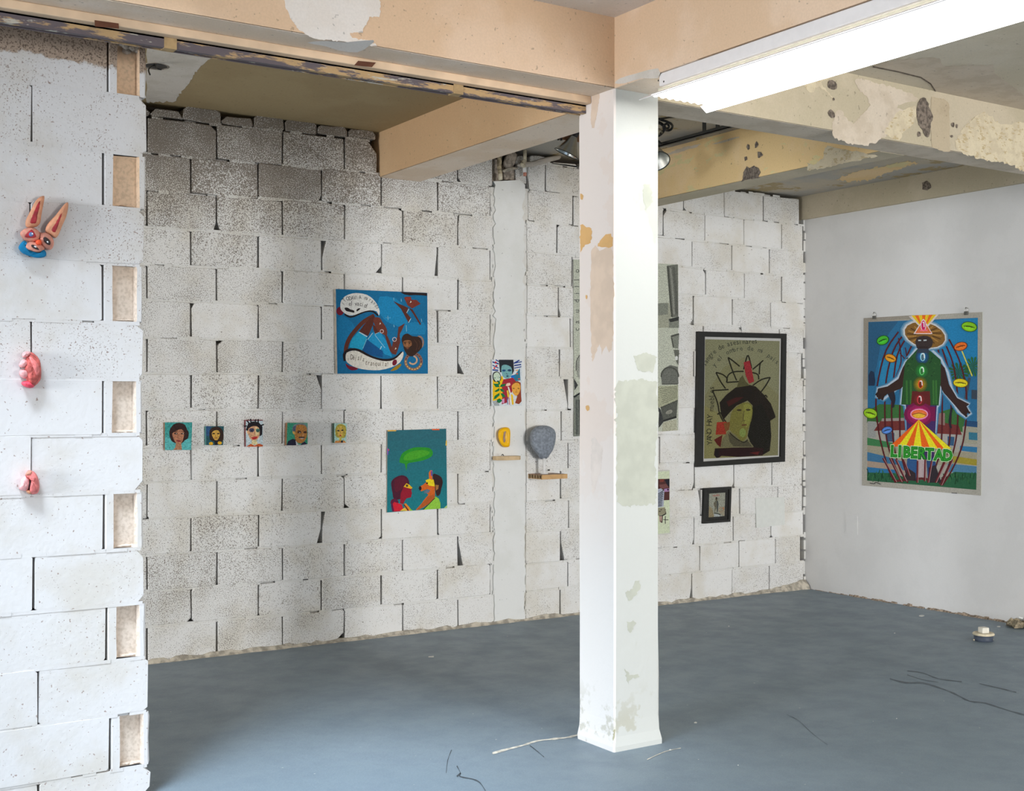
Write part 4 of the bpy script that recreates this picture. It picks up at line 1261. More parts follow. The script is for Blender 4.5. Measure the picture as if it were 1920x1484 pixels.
CK = (0, 600, 9.273)
fist = thing('fist_sculpture', 'pink clay fist with four pale knuckles on the near block wall, below the rabbit head', 'sculpture', pY(*crop_px(CK, (540, 900)), YL))
kids = [puff('palm', PN, CK, [(540, 560), (620, 610), (690, 700), (712, 820), (718, 960), (700, 1050), (620, 1140), (560, 1160), (480, 1090), (440, 960), (430, 820), (440, 700), (480, 610)], 0.012, 0.042, 'pink_deep', None, 2, 0.10, back=0.0005)]
for pts, mt in (([(400, 570), (460, 550), (535, 560), (530, 600), (480, 650), (400, 655), (385, 620)], 'pink_pale'), ([(440, 680), (380, 700), (330, 770), (340, 820), (400, 835), (470, 800), (500, 720)], 'pink_pale'), ([(430, 860), (360, 865), (330, 920), (350, 980), (420, 1020), (500, 1000), (500, 900)], 'pink_pale'), ([(480, 1060), (390, 1075), (370, 1110), (420, 1160), (520, 1190), (600, 1160), (560, 1090)], 'hot_pink')):
    kids.append(puff('finger', PN, CK, pts, 0.014, 0.036, mt, None, 2, 0.08, back=0.004))
kids.append(puff('thumb', PN, CK, [(500, 640), (570, 650), (660, 760), (690, 900), (650, 1000), (590, 900), (540, 760)], 0.035, 0.026, 'pink', None, 2, 0.08, back=0.02))
adopt(fist, *kids)
kc = thing('folded_hand_sculpture', 'small pink clay folded hand in two lobes, lowest piece on the near block wall', 'sculpture', pY(*crop_px((0, 820, 10.6), (600, 900)), YL))
CK2 = (0, 820, 10.6)
adopt(kc, puff('hand_back', PN, CK2, [(560, 660), (640, 670), (720, 730), (770, 850), (785, 1000), (760, 1100), (700, 1135), (600, 1130), (590, 1000), (610, 880), (590, 790), (500, 760)], 0.01, 0.038, 'pink', None, 2, 0.1, back=0.0005),
      puff('palm_fold', PN, CK2, [(510, 775), (580, 800), (600, 880), (590, 980), (540, 1060), (470, 1070), (375, 1030), (405, 950), (410, 860), (460, 800)], 0.012, 0.03, 'pink_pale', None, 2, 0.08, back=0.0005),
      puff('thumb_tip', PN, CK2, [(540, 690), (600, 660), (640, 690), (620, 760), (560, 770), (500, 755)], 0.03, 0.02, 'coral', None, 2, 0.05, back=0.01),
      puff('dark_cleft', PN, CK2, [(600, 850), (625, 900), (620, 970), (590, 1030), (575, 960), (590, 900)], 0.03, 0.008, 'dark_paint', None, 2, back=0.01),
      puff('little_finger', PN, CK2, [(520, 1080), (560, 1040), (610, 1080), (640, 1125), (580, 1135)], 0.01, 0.024, 'coral_lite', None, 2, back=0.0005))

# ================================================================ PICTURES ON THE BACK WALL
W = ('Y', 0.0)


def picture(name, label, cat, crop, corners, t, front, side, group=None):
    c = on_plane(('Y', -t), *crop_px(crop, (sum(p[0] for p in corners) / len(corners), max(p[1] for p in corners))))
    th = thing(name, label, cat, (c.x, 0.0, c.z), group)
    cv = slab_px('canvas', 'Y', -0.0035, t - 0.0035, corners, crop, side, side)
    return th, cv


# --- large blue painting with two speech bubbles
CBL = (615, 530, 8.245)
th, cv = picture('blue_painting', 'large unframed blue painting with brown figures and two white speech bubbles on the block wall', 'painting', CBL, [(120, 100), (1535, 160), (1545, 1410), (145, 1410)], 0.035, None, 'canvas_edge')
A = Art(('Y', -0.035), CBL, 1.2)
A.poly([(120, 100), (1535, 160), (1545, 1410), (145, 1410)], (14, 104, 150))
A.poly([(800, 220), (1050, 250), (1180, 420), (1230, 640), (1180, 700), (980, 640), (860, 560), (780, 420)], (20, 128, 178), 2)
A.poly([(1180, 640), (1480, 620), (1500, 800), (1300, 800), (1180, 900), (1090, 800)], (22, 122, 170), 2)
A.poly([(160, 540), (300, 560), (420, 700), (330, 900), (230, 1060), (160, 1000)], (18, 116, 165), 2)
A.poly([(1110, 145), (1530, 163), (1530, 208), (1440, 198), (1350, 195), (1260, 200), (1180, 185)], (38, 26, 28))
A.ell(188, 442, 58, 66, (112, 22, 42))
A.poly([(275, 1250), (330, 1290), (460, 1320), (440, 1350), (360, 1358), (290, 1310)], (112, 22, 42), 2)
A.poly([(970, 1360), (1040, 1300), (1120, 1258), (1130, 1285), (1060, 1350), (980, 1370)], (150, 120, 25), 2)
A.stroke([(255, 490), (330, 530), (400, 522), (500, 478), (600, 445), (700, 452), (775, 515)], 26, (28, 22, 24))
A.poly([(190, 370), (200, 290), (260, 215), (370, 170), (480, 165), (600, 190), (700, 260), (770, 360), (800, 450), (785, 510), (750, 445), (640, 430), (520, 460), (420, 500), (330, 510), (250, 470), (200, 420)], (214, 214, 210), 2)
A.poly([(255, 395), (300, 388), (350, 418), (400, 432), (405, 468), (340, 455), (280, 440)], (30, 24, 28), 2)
A.poly([(440, 425), (465, 402), (500, 398), (485, 422), (447, 448)], (30, 24, 28), 2)
A.letters('¡TODAVIA mirando', [(232, 335), (275, 290), (330, 278), (430, 262), (520, 255), (600, 275), (690, 330), (738, 392)], 88, (34, 30, 34), 0.66, 0.05)
A.letters('el vacío!', [(318, 358), (400, 362), (480, 360), (580, 392)], 104, (34, 30, 34), 0.72, 0.06)
# trousers, then brown bodies
A.poly([(470, 760), (605, 830), (560, 960), (530, 1050), (330, 1005), (345, 930), (380, 860)], (28, 152, 190))
A.poly([(610, 880), (700, 770), (800, 755), (900, 900), (990, 1150), (880, 1110), (760, 1000)], (24, 138, 186))
A.poly([(610, 890), (850, 1060), (845, 1160), (640, 1120), (530, 1050)], (10, 78, 132))
A.stroke([(480, 765), (605, 838)], 14, (190, 205, 208)); A.stroke([(615, 880), (690, 780)], 9, (170, 205, 215)); A.stroke([(725, 800), (800, 762)], 9, (170, 205, 215)); A.stroke([(725, 810), (880, 1010)], 7, (150, 195, 210)); A.stroke([(805, 1035), (830, 985)], 12, (170, 205, 215)); A.stroke([(600, 870), (540, 1020)], 8, (120, 185, 205))
A.stroke([(715, 510), (560, 600), (440, 720), (340, 850), (285, 980), (275, 1090)], 62, (92, 46, 34))
A.poly([(720, 500), (700, 640), (660, 740), (620, 830), (550, 790), (480, 760), (560, 650), (640, 560)], (84, 40, 30))
A.poly([(690, 640), (760, 700), (795, 765), (725, 795), (700, 720)], (84, 40, 30))
A.poly([(725, 540), (800, 545), (840, 610), (890, 680), (917, 760), (905, 835), (870, 810), (780, 760), (720, 650), (700, 580)], (104, 50, 38), 2)
A.poly([(880, 810), (920, 830), (960, 920), (1000, 1040), (1000, 1110), (960, 1060), (900, 900)], (94, 46, 36))
A.poly([(1090, 690), (1190, 630), (1150, 720), (1110, 800), (1115, 930), (1080, 1040), (1050, 1118), (1000, 1105), (985, 1010), (1010, 900), (1070, 850)], (98, 48, 38), 1)
A.poly([(1175, 235), (1210, 220), (1280, 220), (1290, 265), (1370, 270), (1432, 330), (1300, 402), (1230, 352)], (116, 50, 40), 1)
A.poly([(1185, 235), (1280, 222), (1285, 262), (1210, 280)], (140, 52, 42))
A.poly([(1010, 288), (1100, 330), (1240, 390), (1215, 470), (1282, 550), (1245, 622), (1200, 540), (1130, 410)], (86, 42, 32))
A.poly([(1250, 390), (1310, 420), (1440, 640), (1425, 662), (1320, 490)], (86, 42, 32))
A.stroke([(1215, 470), (1250, 410)], 9, (180, 205, 212)); A.stroke([(1245, 622), (1282, 555)], 9, (180, 205, 212))
for x, y, r_ in ((832, 755, 26), (1028, 880, 30)):
    A.ring(x, y, r_, 9, (205, 190, 190))
for x, y in ((805, 635), (1045, 1022), (1278, 300)):
    A.poly([(x - 12, y + 18), (x, y - 18), (x + 14, y + 2)], (215, 210, 195))
for a, b in (((1015, 235), (1018, 275)), ((1130, 250), (1135, 295)), ((925, 515), (930, 580)), ((1015, 655), (1025, 690)), ((1440, 560), (1450, 610)), ((1210, 660), (1215, 760))):
    A.stroke([a, b], 9, (120, 180, 205))
A.stroke([(890, 545), (970, 545)], 6, (110, 175, 205))
# bearded head with spiral tail
A.ring(1410, 925, 62, 24, (150, 118, 100), -1.9, 1.9, ry=90)
A.ring(1322, 1222, 122, 44, (134, 98, 80))
for k in range(18):
    t = k * 6.2832 / 18
    A.ell(1322 + 122 * math.cos(t), 1222 + 122 * math.sin(t), 9, 15, (206, 176, 110) if 0.3 < t < 3.4 else (84, 48, 60), t)
A.ring(1312, 1200, 62, 24, (196, 160, 128), -1.4, 2.6)
A.poly([(1140, 900), (1160, 820), (1230, 788), (1300, 830), (1400, 840), (1450, 900), (1450, 1010), (1380, 1085), (1300, 1145), (1220, 1115), (1180, 1020)], (52, 32, 24), 2)
A.poly([(1160, 925), (1190, 895), (1250, 890), (1290, 915), (1292, 985), (1262, 1030), (1215, 1040), (1178, 1005)], (134, 88, 56), 2)
A.poly([(1165, 985), (1200, 1002), (1222, 1010), (1260, 1000), (1292, 975), (1300, 1040), (1270, 1090), (1225, 1098), (1188, 1060)], (50, 34, 26), 2)
A.poly([(1200, 1020), (1230, 1030), (1258, 1018), (1232, 1010)], (112, 62, 48))
A.stroke([(1172, 930), (1208, 926)], 11, (36, 22, 17)); A.stroke([(1240, 922), (1284, 922)], 11, (36, 22, 17)); A.ell(1192, 945, 12, 7, (24, 16, 14)); A.ell(1260, 942, 12, 7, (24, 16, 14)); A.poly([(1216, 935), (1228, 935), (1236, 985), (1210, 985)], (164, 112, 74)); A.stroke([(1330, 880), (1380, 960), (1360, 1050)], 10, (78, 50, 36)); A.stroke([(1400, 890), (1430, 960), (1400, 1030)], 10, (78, 50, 36))
# lower bubble
A.stroke([(262, 1215), (252, 1110), (310, 1050), (400, 1035), (500, 1060), (640, 1140), (800, 1192), (930, 1200), (1040, 1170), (1150, 1078)], 40, (30, 20, 22))
A.poly([(272, 1150), (290, 1085), (380, 1055), (470, 1065), (600, 1135), (760, 1195), (900, 1218), (1020, 1195), (1110, 1120), (1160, 1068), (1165, 1130), (1110, 1240), (980, 1312), (800, 1355), (620, 1352), (450, 1322), (330, 1262), (280, 1210)], (214, 210, 200), 2)
A.ell(1030, 1238, 34, 50, (112, 22, 42), 0.4)
A.letters('¡Déjala', [(305, 1190), (380, 1190), (470, 1200), (530, 1215)], 112, (70, 52, 36), 0.55, 0.06)
A.letters('tranquila!', [(575, 1270), (680, 1285), (800, 1290), (915, 1298)], 110, (80, 58, 34), 0.6, 0.06)
adopt(th, cv, A.done(None))

# --- five little portraits in a row
FA = (295, 770, 8.930); FB = (510, 770, 11.294)
GRP = 'little portraits in a row on the block wall'


def portrait(label, crop, q, t, edge, draw):
    th, cv = picture('portrait_painting', label, 'painting', crop, q, t, None, edge, GRP)
    A = Art(('Y', -t), crop, 1.5); draw(A)
    adopt(th, cv, A.done(None, mat='print_rough'))


def p1(A):
    A.poly([(125, 200), (585, 200), (568, 662), (125, 665)], (64, 150, 146)); A.poly([(125, 430), (300, 500), (560, 470), (568, 662), (125, 665)], (88, 172, 172))
    A.poly([(200, 380), (220, 300), (280, 230), (370, 208), (460, 240), (500, 320), (528, 380), (510, 470), (460, 500), (410, 550), (310, 550), (230, 500)], (52, 32, 30), 2)
    A.poly([(250, 390), (320, 340), (400, 315), (450, 370), (440, 450), (410, 540), (360, 560), (310, 545), (270, 470)], (170, 116, 88), 2)
    A.poly([(315, 540), (400, 540), (412, 660), (265, 662), (300, 620)], (172, 122, 92))
    for x in (310, 425):
        A.ell(x, 388, 32, 13, (50, 30, 26)); A.ell(x + 8, 388, 8, 7, (205, 195, 185))
    A.stroke([(345, 400), (340, 460), (370, 465)], 8, (130, 82, 62)); A.poly([(305, 505), (350, 495), (410, 508), (360, 530)], (130, 44, 52)); A.stroke([(275, 360), (330, 352)], 10, (70, 42, 34)); A.stroke([(400, 350), (450, 362)], 10, (70, 42, 34))


def p2(A):
    A.poly([(815, 265), (1115, 265), (1100, 580), (818, 580)], (38, 84, 92)); A.poly([(815, 265), (900, 265), (870, 430), (818, 430)], (44, 80, 120))
    A.poly([(870, 400), (890, 310), (980, 270), (1070, 300), (1110, 400), (1090, 520), (990, 520), (890, 500)], (50, 34, 28), 2)
    A.poly([(910, 380), (960, 335), (1020, 335), (1050, 390), (1030, 460), (985, 510), (935, 460)], (196, 154, 70), 2)
    A.ell(945, 388, 22, 11, (50, 34, 26)); A.ell(1020, 388, 22, 11, (50, 34, 26)); A.stroke([(980, 400), (975, 435)], 8, (150, 104, 52)); A.stroke([(950, 462), (1005, 460)], 11, (116, 46, 36))
    A.poly([(950, 500), (1010, 500), (1010, 580), (960, 580)], (30, 30, 34)); A.ell(900, 555, 36, 28, (206, 158, 36)); A.ell(1045, 545, 36, 28, (206, 158, 36))


def p3(A):
    A.poly([(1478, 160), (1768, 158), (1768, 605), (1482, 608)], (176, 190, 196)); A.poly([(1478, 160), (1768, 158), (1768, 172), (1478, 176)], (110, 40, 48))
    A.poly([(1478, 330), (1520, 220), (1600, 185), (1700, 200), (1760, 270), (1758, 400), (1715, 440), (1690, 330), (1560, 280), (1510, 340)], (28, 24, 30), 1)
    for a, b in (((1540, 220), (1500, 170)), ((1570, 200), (1560, 140)), ((1640, 195), (1640, 150)), ((1690, 210), (1690, 145)), ((1740, 250), (1785, 235)), ((1500, 260), (1455, 265))):
        A.stroke([a, b], 22, (28, 24, 30))
    A.poly([(1530, 300), (1620, 260), (1700, 290), (1715, 400), (1680, 480), (1610, 510), (1550, 470), (1520, 390)], (200, 152, 116), 2)
    A.poly([(1640, 270), (1700, 300), (1700, 400), (1640, 430)], (222, 186, 140)); A.poly([(1492, 345), (1520, 335), (1525, 400), (1505, 390)], (214, 170, 128))
    A.ell(1580, 330, 44, 34, (60, 60, 84)); A.ell(1685, 335, 34, 30, (60, 100, 92)); A.ell(1580, 340, 14, 10, (24, 24, 34)); A.ell(1685, 345, 12, 9, (24, 34, 34))
    A.poly([(1568, 455), (1620, 440), (1688, 435), (1660, 475), (1600, 490)], (168, 44, 48), 1); A.stroke([(1630, 360), (1645, 420)], 8, (160, 108, 80))
    A.poly([(1585, 500), (1660, 500), (1690, 575), (1570, 575)], (224, 196, 150)); A.poly([(1490, 608), (1560, 560), (1630, 590), (1700, 555), (1768, 580), (1768, 605)], (190, 84, 40))


def p4(A):
    A.poly([(325, 265), (755, 265), (755, 715), (310, 740)], (52, 140, 112)); A.poly([(440, 300), (755, 265), (755, 420)], (96, 150, 134))
    A.poly([(430, 420), (450, 330), (540, 280), (660, 275), (730, 330), (740, 440), (480, 460)], (120, 126, 132), 2); A.poly([(435, 400), (450, 340), (500, 320), (510, 450), (455, 450)], (78, 84, 104))
    A.poly([(500, 420), (520, 320), (620, 300), (720, 340), (740, 440), (735, 560), (680, 660), (590, 700), (510, 650), (480, 540)], (172, 118, 62), 2); A.poly([(430, 450), (480, 440), (490, 520), (450, 500)], (196, 156, 80))
    A.ell(580, 462, 44, 24, (70, 48, 44)); A.ell(590, 470, 14, 10, (180, 170, 170)); A.ell(700, 462, 36, 22, (70, 48, 44)); A.ell(655, 520, 24, 28, (196, 142, 90))
    A.stroke([(565, 575), (610, 570), (690, 575)], 26, (64, 56, 62)); A.poly([(580, 590), (680, 588), (640, 608)], (210, 200, 190)); A.stroke([(540, 430), (610, 440)], 12, (80, 58, 44))
    A.poly([(310, 740), (340, 650), (440, 600), (500, 620), (520, 738)], (34, 34, 54)); A.poly([(640, 690), (690, 660), (750, 715), (600, 735)], (40, 40, 62)); A.poly([(500, 640), (560, 720), (600, 735), (515, 738)], (196, 196, 200))


def p5(A):
    A.poly([(1320, 275), (1585, 272), (1570, 685), (1322, 690)], (170, 206, 196))
    A.poly([(1345, 520), (1345, 380), (1400, 300), (1480, 290), (1560, 340), (1570, 480), (1530, 580), (1400, 580)], (176, 158, 66), 2)
    A.poly([(1380, 400), (1440, 330), (1500, 370), (1510, 480), (1450, 560), (1395, 500)], (216, 172, 84), 2)
    A.ell(1405, 430, 26, 16, (50, 52, 54)); A.ell(1490, 420, 26, 16, (50, 52, 54)); A.poly([(1415, 530), (1450, 518), (1475, 530), (1445, 550)], (186, 42, 46)); A.stroke([(1450, 440), (1445, 490)], 8, (180, 130, 70))
    A.poly([(1420, 560), (1470, 560), (1480, 640), (1420, 650)], (204, 188, 92)); A.poly([(1322, 690), (1345, 640), (1420, 640), (1540, 640), (1570, 685)], (206, 140, 76)); A.poly([(1455, 640), (1500, 630), (1505, 680), (1460, 680)], (44, 50, 56))


portrait('teal square portrait of a face with short bushy brown hair, largest of its row', FA, [(125, 200), (585, 200), (568, 662), (125, 665)], 0.022, 'brown_edge', p1)
portrait('smallest dark portrait of a face with long brown hair and yellow shoulders', FA, [(815, 265), (1115, 265), (1100, 580), (818, 580)], 0.028, 'teal_edge', p2)
portrait('narrow pale portrait of a face with spiky black hair and red lips', FA, [(1478, 160), (1768, 158), (1768, 605), (1482, 608)], 0.022, 'darkred_edge', p3)
portrait('green portrait of a grey-haired face with moustache and dark jacket', FB, [(325, 265), (755, 265), (755, 715), (310, 740)], 0.034, 'brown_edge', p4)
portrait('little pale green portrait of a face with long blond hair', FB, [(1320, 275), (1585, 272), (1570, 685), (1322, 690)], 0.036, 'green_edge', p5)

# --- teal picture with green bubble
CT = (710, 790, 8.247)
QT = [(135, 145), (1045, 118), (1060, 1345), (130, 1415)]
th, cv = picture('teal_painting', 'unframed teal painting of two heads in profile under a green speech bubble', 'painting', CT, QT, 0.012, None, 'canvas_edge')
A = Art(('Y', -0.012), CT, 1.2)
A.grad([QT[0], QT[1], QT[2], QT[3]], (44, 100, 112), (20, 120, 130), 8)
A.poly([(140, 140), (270, 138), (272, 156), (140, 160)], (220, 170, 70)); A.poly([(820, 122), (940, 120), (940, 140), (830, 140)], (226, 90, 40)); A.poly([(1040, 300), (1056, 300), (1056, 380), (1034, 378)], (216, 180, 70)); A.poly([(132, 410), (152, 430), (148, 520), (130, 525)], (120, 80, 170)); A.poly([(148, 430), (164, 436), (160, 462), (148, 458)], (214, 84, 50))
A.poly([(320, 640), (350, 520), (420, 460), (540, 410), (660, 405), (780, 415), (835, 470), (825, 540), (740, 590), (640, 620), (520, 640), (445, 665), (430, 780), (400, 660)], (40, 142, 40), 2)
A.poly([(380, 590), (440, 500), (600, 450), (760, 460), (780, 510), (640, 570), (470, 610)], (70, 158, 38), 2)
A.poly([(195, 1000), (200, 930), (260, 870), (350, 838), (430, 860), (470, 930), (470, 1000), (400, 1100), (360, 1200), (240, 1210), (215, 1120)], (74, 22, 46), 2)
A.poly([(250, 900), (400, 870), (440, 980), (340, 1060), (260, 1100)], (92, 22, 44), 2)
A.poly([(390, 1010), (450, 970), (520, 1030), (515, 1048), (505, 1080), (515, 1110), (500, 1180), (430, 1195), (400, 1240), (380, 1290), (330, 1270), (340, 1120)], (146, 22, 44), 1)
A.poly([(385, 1015), (430, 960), (475, 985), (522, 1030), (500, 1048), (430, 1030)], (226, 180, 30), 1); A.ell(438, 1000, 18, 20, (80, 56, 36))
A.ell(245, 1260, 62, 62, (96, 22, 54)); A.poly([(200, 1300), (240, 1250), (360, 1290), (380, 1360), (330, 1395), (225, 1400)], (204, 30, 50), 1); A.poly([(190, 1300), (215, 1270), (240, 1395), (210, 1400)], (92, 24, 66))
A.poly([(385, 1290), (420, 1270), (520, 1385), (430, 1388)], (224, 130, 36)); A.poly([(330, 1390), (400, 1340), (440, 1390)], (232, 196, 70)); A.poly([(470, 1340), (530, 1384), (490, 1388)], (126, 186, 60)); A.stroke([(390, 1290), (460, 1385)], 16, (70, 24, 34))
A.poly([(835, 830), (900, 825), (970, 870), (992, 950), (970, 1040), (950, 1130), (900, 1160), (870, 1050)], (52, 28, 30), 2)
A.poly([(620, 1020), (680, 990), (730, 950), (780, 890), (850, 900), (870, 1010), (870, 1170), (800, 1260), (700, 1330), (600, 1375), (575, 1372), (660, 1280), (700, 1220), (770, 1140), (735, 1110), (780, 1085), (760, 1050), (660, 1088), (630, 1060)], (206, 98, 32), 1)
A.poly([(725, 915), (790, 890), (850, 910), (870, 1010), (780, 1000), (740, 950)], (240, 206, 30), 1); A.poly([(780, 890), (775, 800), (800, 760), (830, 765), (830, 860), (830, 910)], (222, 106, 36)); A.stroke([(815, 770), (820, 850)], 22, (110, 74, 150)); A.ell(642, 1040, 22, 34, (34, 22, 26)); A.ell(748, 960, 16, 12, (30, 24, 24))
A.poly([(700, 1090), (760, 1055), (800, 1070), (770, 1110), (710, 1120)], (94, 112, 130), 1); A.poly([(660, 1290), (770, 1160), (860, 1130), (865, 1190), (740, 1300), (620, 1372), (590, 1370)], (176, 88, 36))
A.poly([(880, 985), (930, 990), (920, 1050), (885, 1075)], (160, 110, 60)); A.poly([(690, 1372), (780, 1290), (880, 1165), (930, 1200), (955, 1270), (955, 1355)], (142, 196, 66), 0); A.stroke([(690, 1370), (870, 1190)], 12, (60, 60, 30)); A.poly([(1010, 1345), (1058, 1300), (1058, 1346)], (176, 206, 120))
adopt(th, cv, A.done(None))

# --- small colourful painting on the tie column
CS = (910, 660, 12.367)
QS = [(150, 180), (850, 180), (850, 1250), (150, 1255)]
th, cv = picture('colourful_painting', 'small colourful painting with a blue-green face on the white tie column', 'painting', CS, QS, 0.014, None, 'mat_white')
A = Art(('Y', -0.014), CS, 1.25)
A.poly(QS, (206, 212, 216))
for i, (a, b) in enumerate((((165, 235), (310, 280)), ((165, 310), (310, 380)), ((165, 420), (300, 430)), ((240, 185), (320, 230)), ((660, 270), (790, 195)), ((690, 260), (845, 230)), ((670, 320), (830, 295)), ((670, 380), (835, 345)))):
    A.stroke([a, b], 22 if i % 2 else 30, (28, 54, 130))
for x, y in ((240, 245), (258, 325), (212, 378)):
    A.ell(x, y, 22, 22, (206, 36, 50))
A.poly([(170, 650), (400, 560), (420, 640), (420, 1100), (170, 1140)], (226, 184, 20)); A.poly([(600, 560), (700, 520), (800, 380), (815, 660), (640, 700)], (46, 116, 140)); A.ell(640, 580, 50, 40, (20, 110, 190)); A.ell(738, 510, 20, 18, (210, 84, 50)); A.ell(780, 628, 20, 18, (206, 66, 40)); A.poly([(690, 430), (770, 410), (740, 450)], (230, 160, 70))
A.poly([(420, 640), (640, 600), (720, 700), (640, 900), (560, 1000), (500, 1180), (380, 1220), (400, 900), (370, 780)], (156, 38, 54), 0)
A.poly([(310, 185), (650, 185), (665, 440), (630, 520), (400, 460), (340, 480)], (34, 38, 46)); A.poly([(370, 440), (385, 320), (480, 300), (590, 350), (620, 440), (610, 540), (540, 620), (470, 620), (400, 560)], (112, 164, 168), 2)
A.poly([(350, 300), (480, 270), (640, 350), (650, 240), (330, 220)], (34, 38, 46)); A.ell(430, 435, 42, 24, (34, 76, 124)); A.ell(560, 430, 46, 26, (40, 66, 100)); A.poly([(480, 560), (510, 545), (550, 560), (510, 590)], (24, 60, 84)); A.stroke([(480, 490), (500, 520), (525, 515)], 12, (50, 80, 96))
A.poly([(165, 560), (190, 480), (270, 455), (340, 500), (370, 620), (320, 690), (220, 700), (180, 640)], (40, 42, 40), 2); A.poly([(185, 570), (220, 490), (300, 480), (350, 570), (330, 670), (240, 690)], (190, 206, 186), 2); A.ell(225, 605, 14, 18, (110, 150, 120)); A.ell(330, 595, 14, 18, (120, 150, 150)); A.ell(292, 682, 22, 14, (30, 36, 34))
for pts in ([(185, 740), (300, 740), (330, 820), (240, 820)], [(340, 820), (360, 760), (480, 740), (440, 800)], [(205, 920), (320, 840), (330, 900), (250, 935)], [(330, 860), (400, 860), (450, 935), (370, 920)], [(190, 1100), (220, 1020), (330, 950), (330, 1010), (240, 1090)], [(350, 960), (420, 970), (470, 1040), (400, 1060)], [(270, 1110), (330, 1080), (400, 1130), (330, 1190), (270, 1170)], [(290, 690), (330, 680), (345, 740), (310, 780)]):
    A.poly(pts, (16, 112, 62), 1)
A.poly([(470, 790), (500, 730), (570, 720), (585, 770), (530, 800)], (226, 196, 176), 1); A.poly([(515, 810), (550, 820), (600, 1000), (610, 1220), (570, 1200), (560, 960)], (222, 220, 214)); A.poly([(495, 900), (530, 890), (560, 1040), (520, 1060)], (226, 190, 60)); A.poly([(590, 980), (640, 1000), (660, 1220), (620, 1230)], (228, 184, 40)); A.poly([(390, 1100), (440, 1080), (440, 1190), (390, 1190)], (206, 150, 190)); A.stroke([(500, 1060), (520, 1220)], 16, (60, 80, 140)); A.stroke([(550, 1060), (560, 1230)], 14, (190, 60, 60))
A.poly([(640, 700), (750, 680), (820, 720), (830, 1000), (840, 1150), (780, 1215), (690, 1190), (740, 1030), (640, 960)], (140, 62, 40), 1); A.poly([(615, 780), (700, 720), (790, 740), (815, 860), (770, 980), (710, 1020), (640, 960), (620, 870)], (222, 160, 66), 2); A.ell(655, 850, 24, 16, (150, 104, 40)); A.ell(770, 850, 24, 16, (150, 104, 40)); A.stroke([(715, 860), (720, 910)], 10, (170, 116, 50)); A.stroke([(690, 940), (745, 935)], 10, (150, 90, 50))
for k in range(5):
    A.stroke([(175 + 24 * k, 1150 - 8 * k), (225 + 24 * k, 1250)], 9, (30, 34, 40))
adopt(th, cv, A.done(None))

# --- yellow mouth, grey mask, wooden brackets
CW = (900, 780, 9.895)
ym = thing('yellow_mouth_sculpture', 'yellow ring-shaped mouth sculpture hanging on the white tie column', 'sculpture', pY(*crop_px(CW, (450, 570)), 0))
yo = [(335, 340), (350, 270), (410, 225), (490, 212), (550, 240), (565, 320), (560, 440), (555, 550), (520, 582), (440, 580), (380, 520), (345, 430)]
adopt(ym, puff('lips', W, CW, yo, 0.012, 0.030, 'yellow', None, 2, 0.04, prof=[(1.0, 0.0), (0.97, 0.55), (0.85, 0.95), (0.66, 1.0), (0.50, 0.82)], back=0.002), puff('slit', W, CW, [(440, 310), (470, 260), (485, 300), (462, 400), (478, 460), (445, 500), (428, 430)], 0.037, 0.003, 'taupe', None, 2, back=0.03))


def tray_shelf(name, label, top_px, z_px, front_px, mats):
    pass


# pale bracket shelf under the yellow mouth
p = lambda x, y, d: pY(*crop_px(CW, (x, y)), -d)
a = p(410, 800, 0.10); b = p(755, 800, 0.03)
sh = thing('small_wooden_shelf', 'thin pale wooden shelf below the yellow mouth sculpture', 'shelf', (a.x + 0.05, 0, a.z - 0.01))
l0 = p(300, 790, 0.045); r0 = p(745, 800, 0.045)
vs = []
for z in (l0.z - 0.013, l0.z + 0.012):
    vs += [(l0.x, -0.001, z), (l0.x - 0.002, -0.05, z), (l0.x + 0.045, -0.082, z), (r0.x - 0.03, -0.078, z), (r0.x, -0.05, z), (r0.x, -0.001, z)]
fs = [(5, 4, 3, 2, 1, 0), (6, 7, 8, 9, 10, 11)] + [(i, (i + 1) % 6, 6 + (i + 1) % 6, 6 + i) for i in range(6)]
hk = tube('hook', [p(400, 735, 0.06), p(420, 715, 0.06), p(440, 740, 0.06)], 0.003, 'dark_metal', None, 6)
adopt(sh, from_py('shelf_board', vs, fs, 'shelf_pale'), hk)

# shelf of hollow board with open cells at its end, under the grey mask
zt = p(1150, 1100, 0.17).z
X0, X1 = p(850, 1030, 0.0).x, p(1620, 1090, 0.12).x
ft = p(1150, 1100, 0.165); fr_ = p(1620, 1090, 0.165)
xl, xr_ = ft.x, fr_.x
xb = p(850, 1060, 0.0).x
sh2 = thing('hollow_board_shelf', 'brown hollow-board shelf with open cells at its end carrying the grey mask stand', 'shelf', ((xl + xr_) / 2, 0, zt - 0.03))
T = 0.030
zb = zt - T
yfr = -0.165
top = box('shelf_top', (xl, yfr, zt - 0.004), (xr_, -0.002, zt), 'shelf_top'); bot = box('shelf_underside', (xl, yfr, zb), (xr_, -0.002, zb + 0.004), 'shelf_wood'); frt = box('shelf_front', (xl, yfr - 0.001, zb), (xr_, yfr + 0.006, zt), 'shelf_wood')
kids = [top, bot, frt, box('shelf_end', (xr_ - 0.006, yfr, zb), (xr_, -0.002, zt), 'shelf_wood')]
for k in range(5):
    y = yfr + 0.006 + (0.157) * (k + 1) / 5.0
    kids.append(box('cell_wall', (xl, min(y - 0.005, -0.008), zb + 0.004), (xr_ - 0.006, min(y, -0.002), zt - 0.004), 'shelf_pale'))
adopt(sh2, *kids)
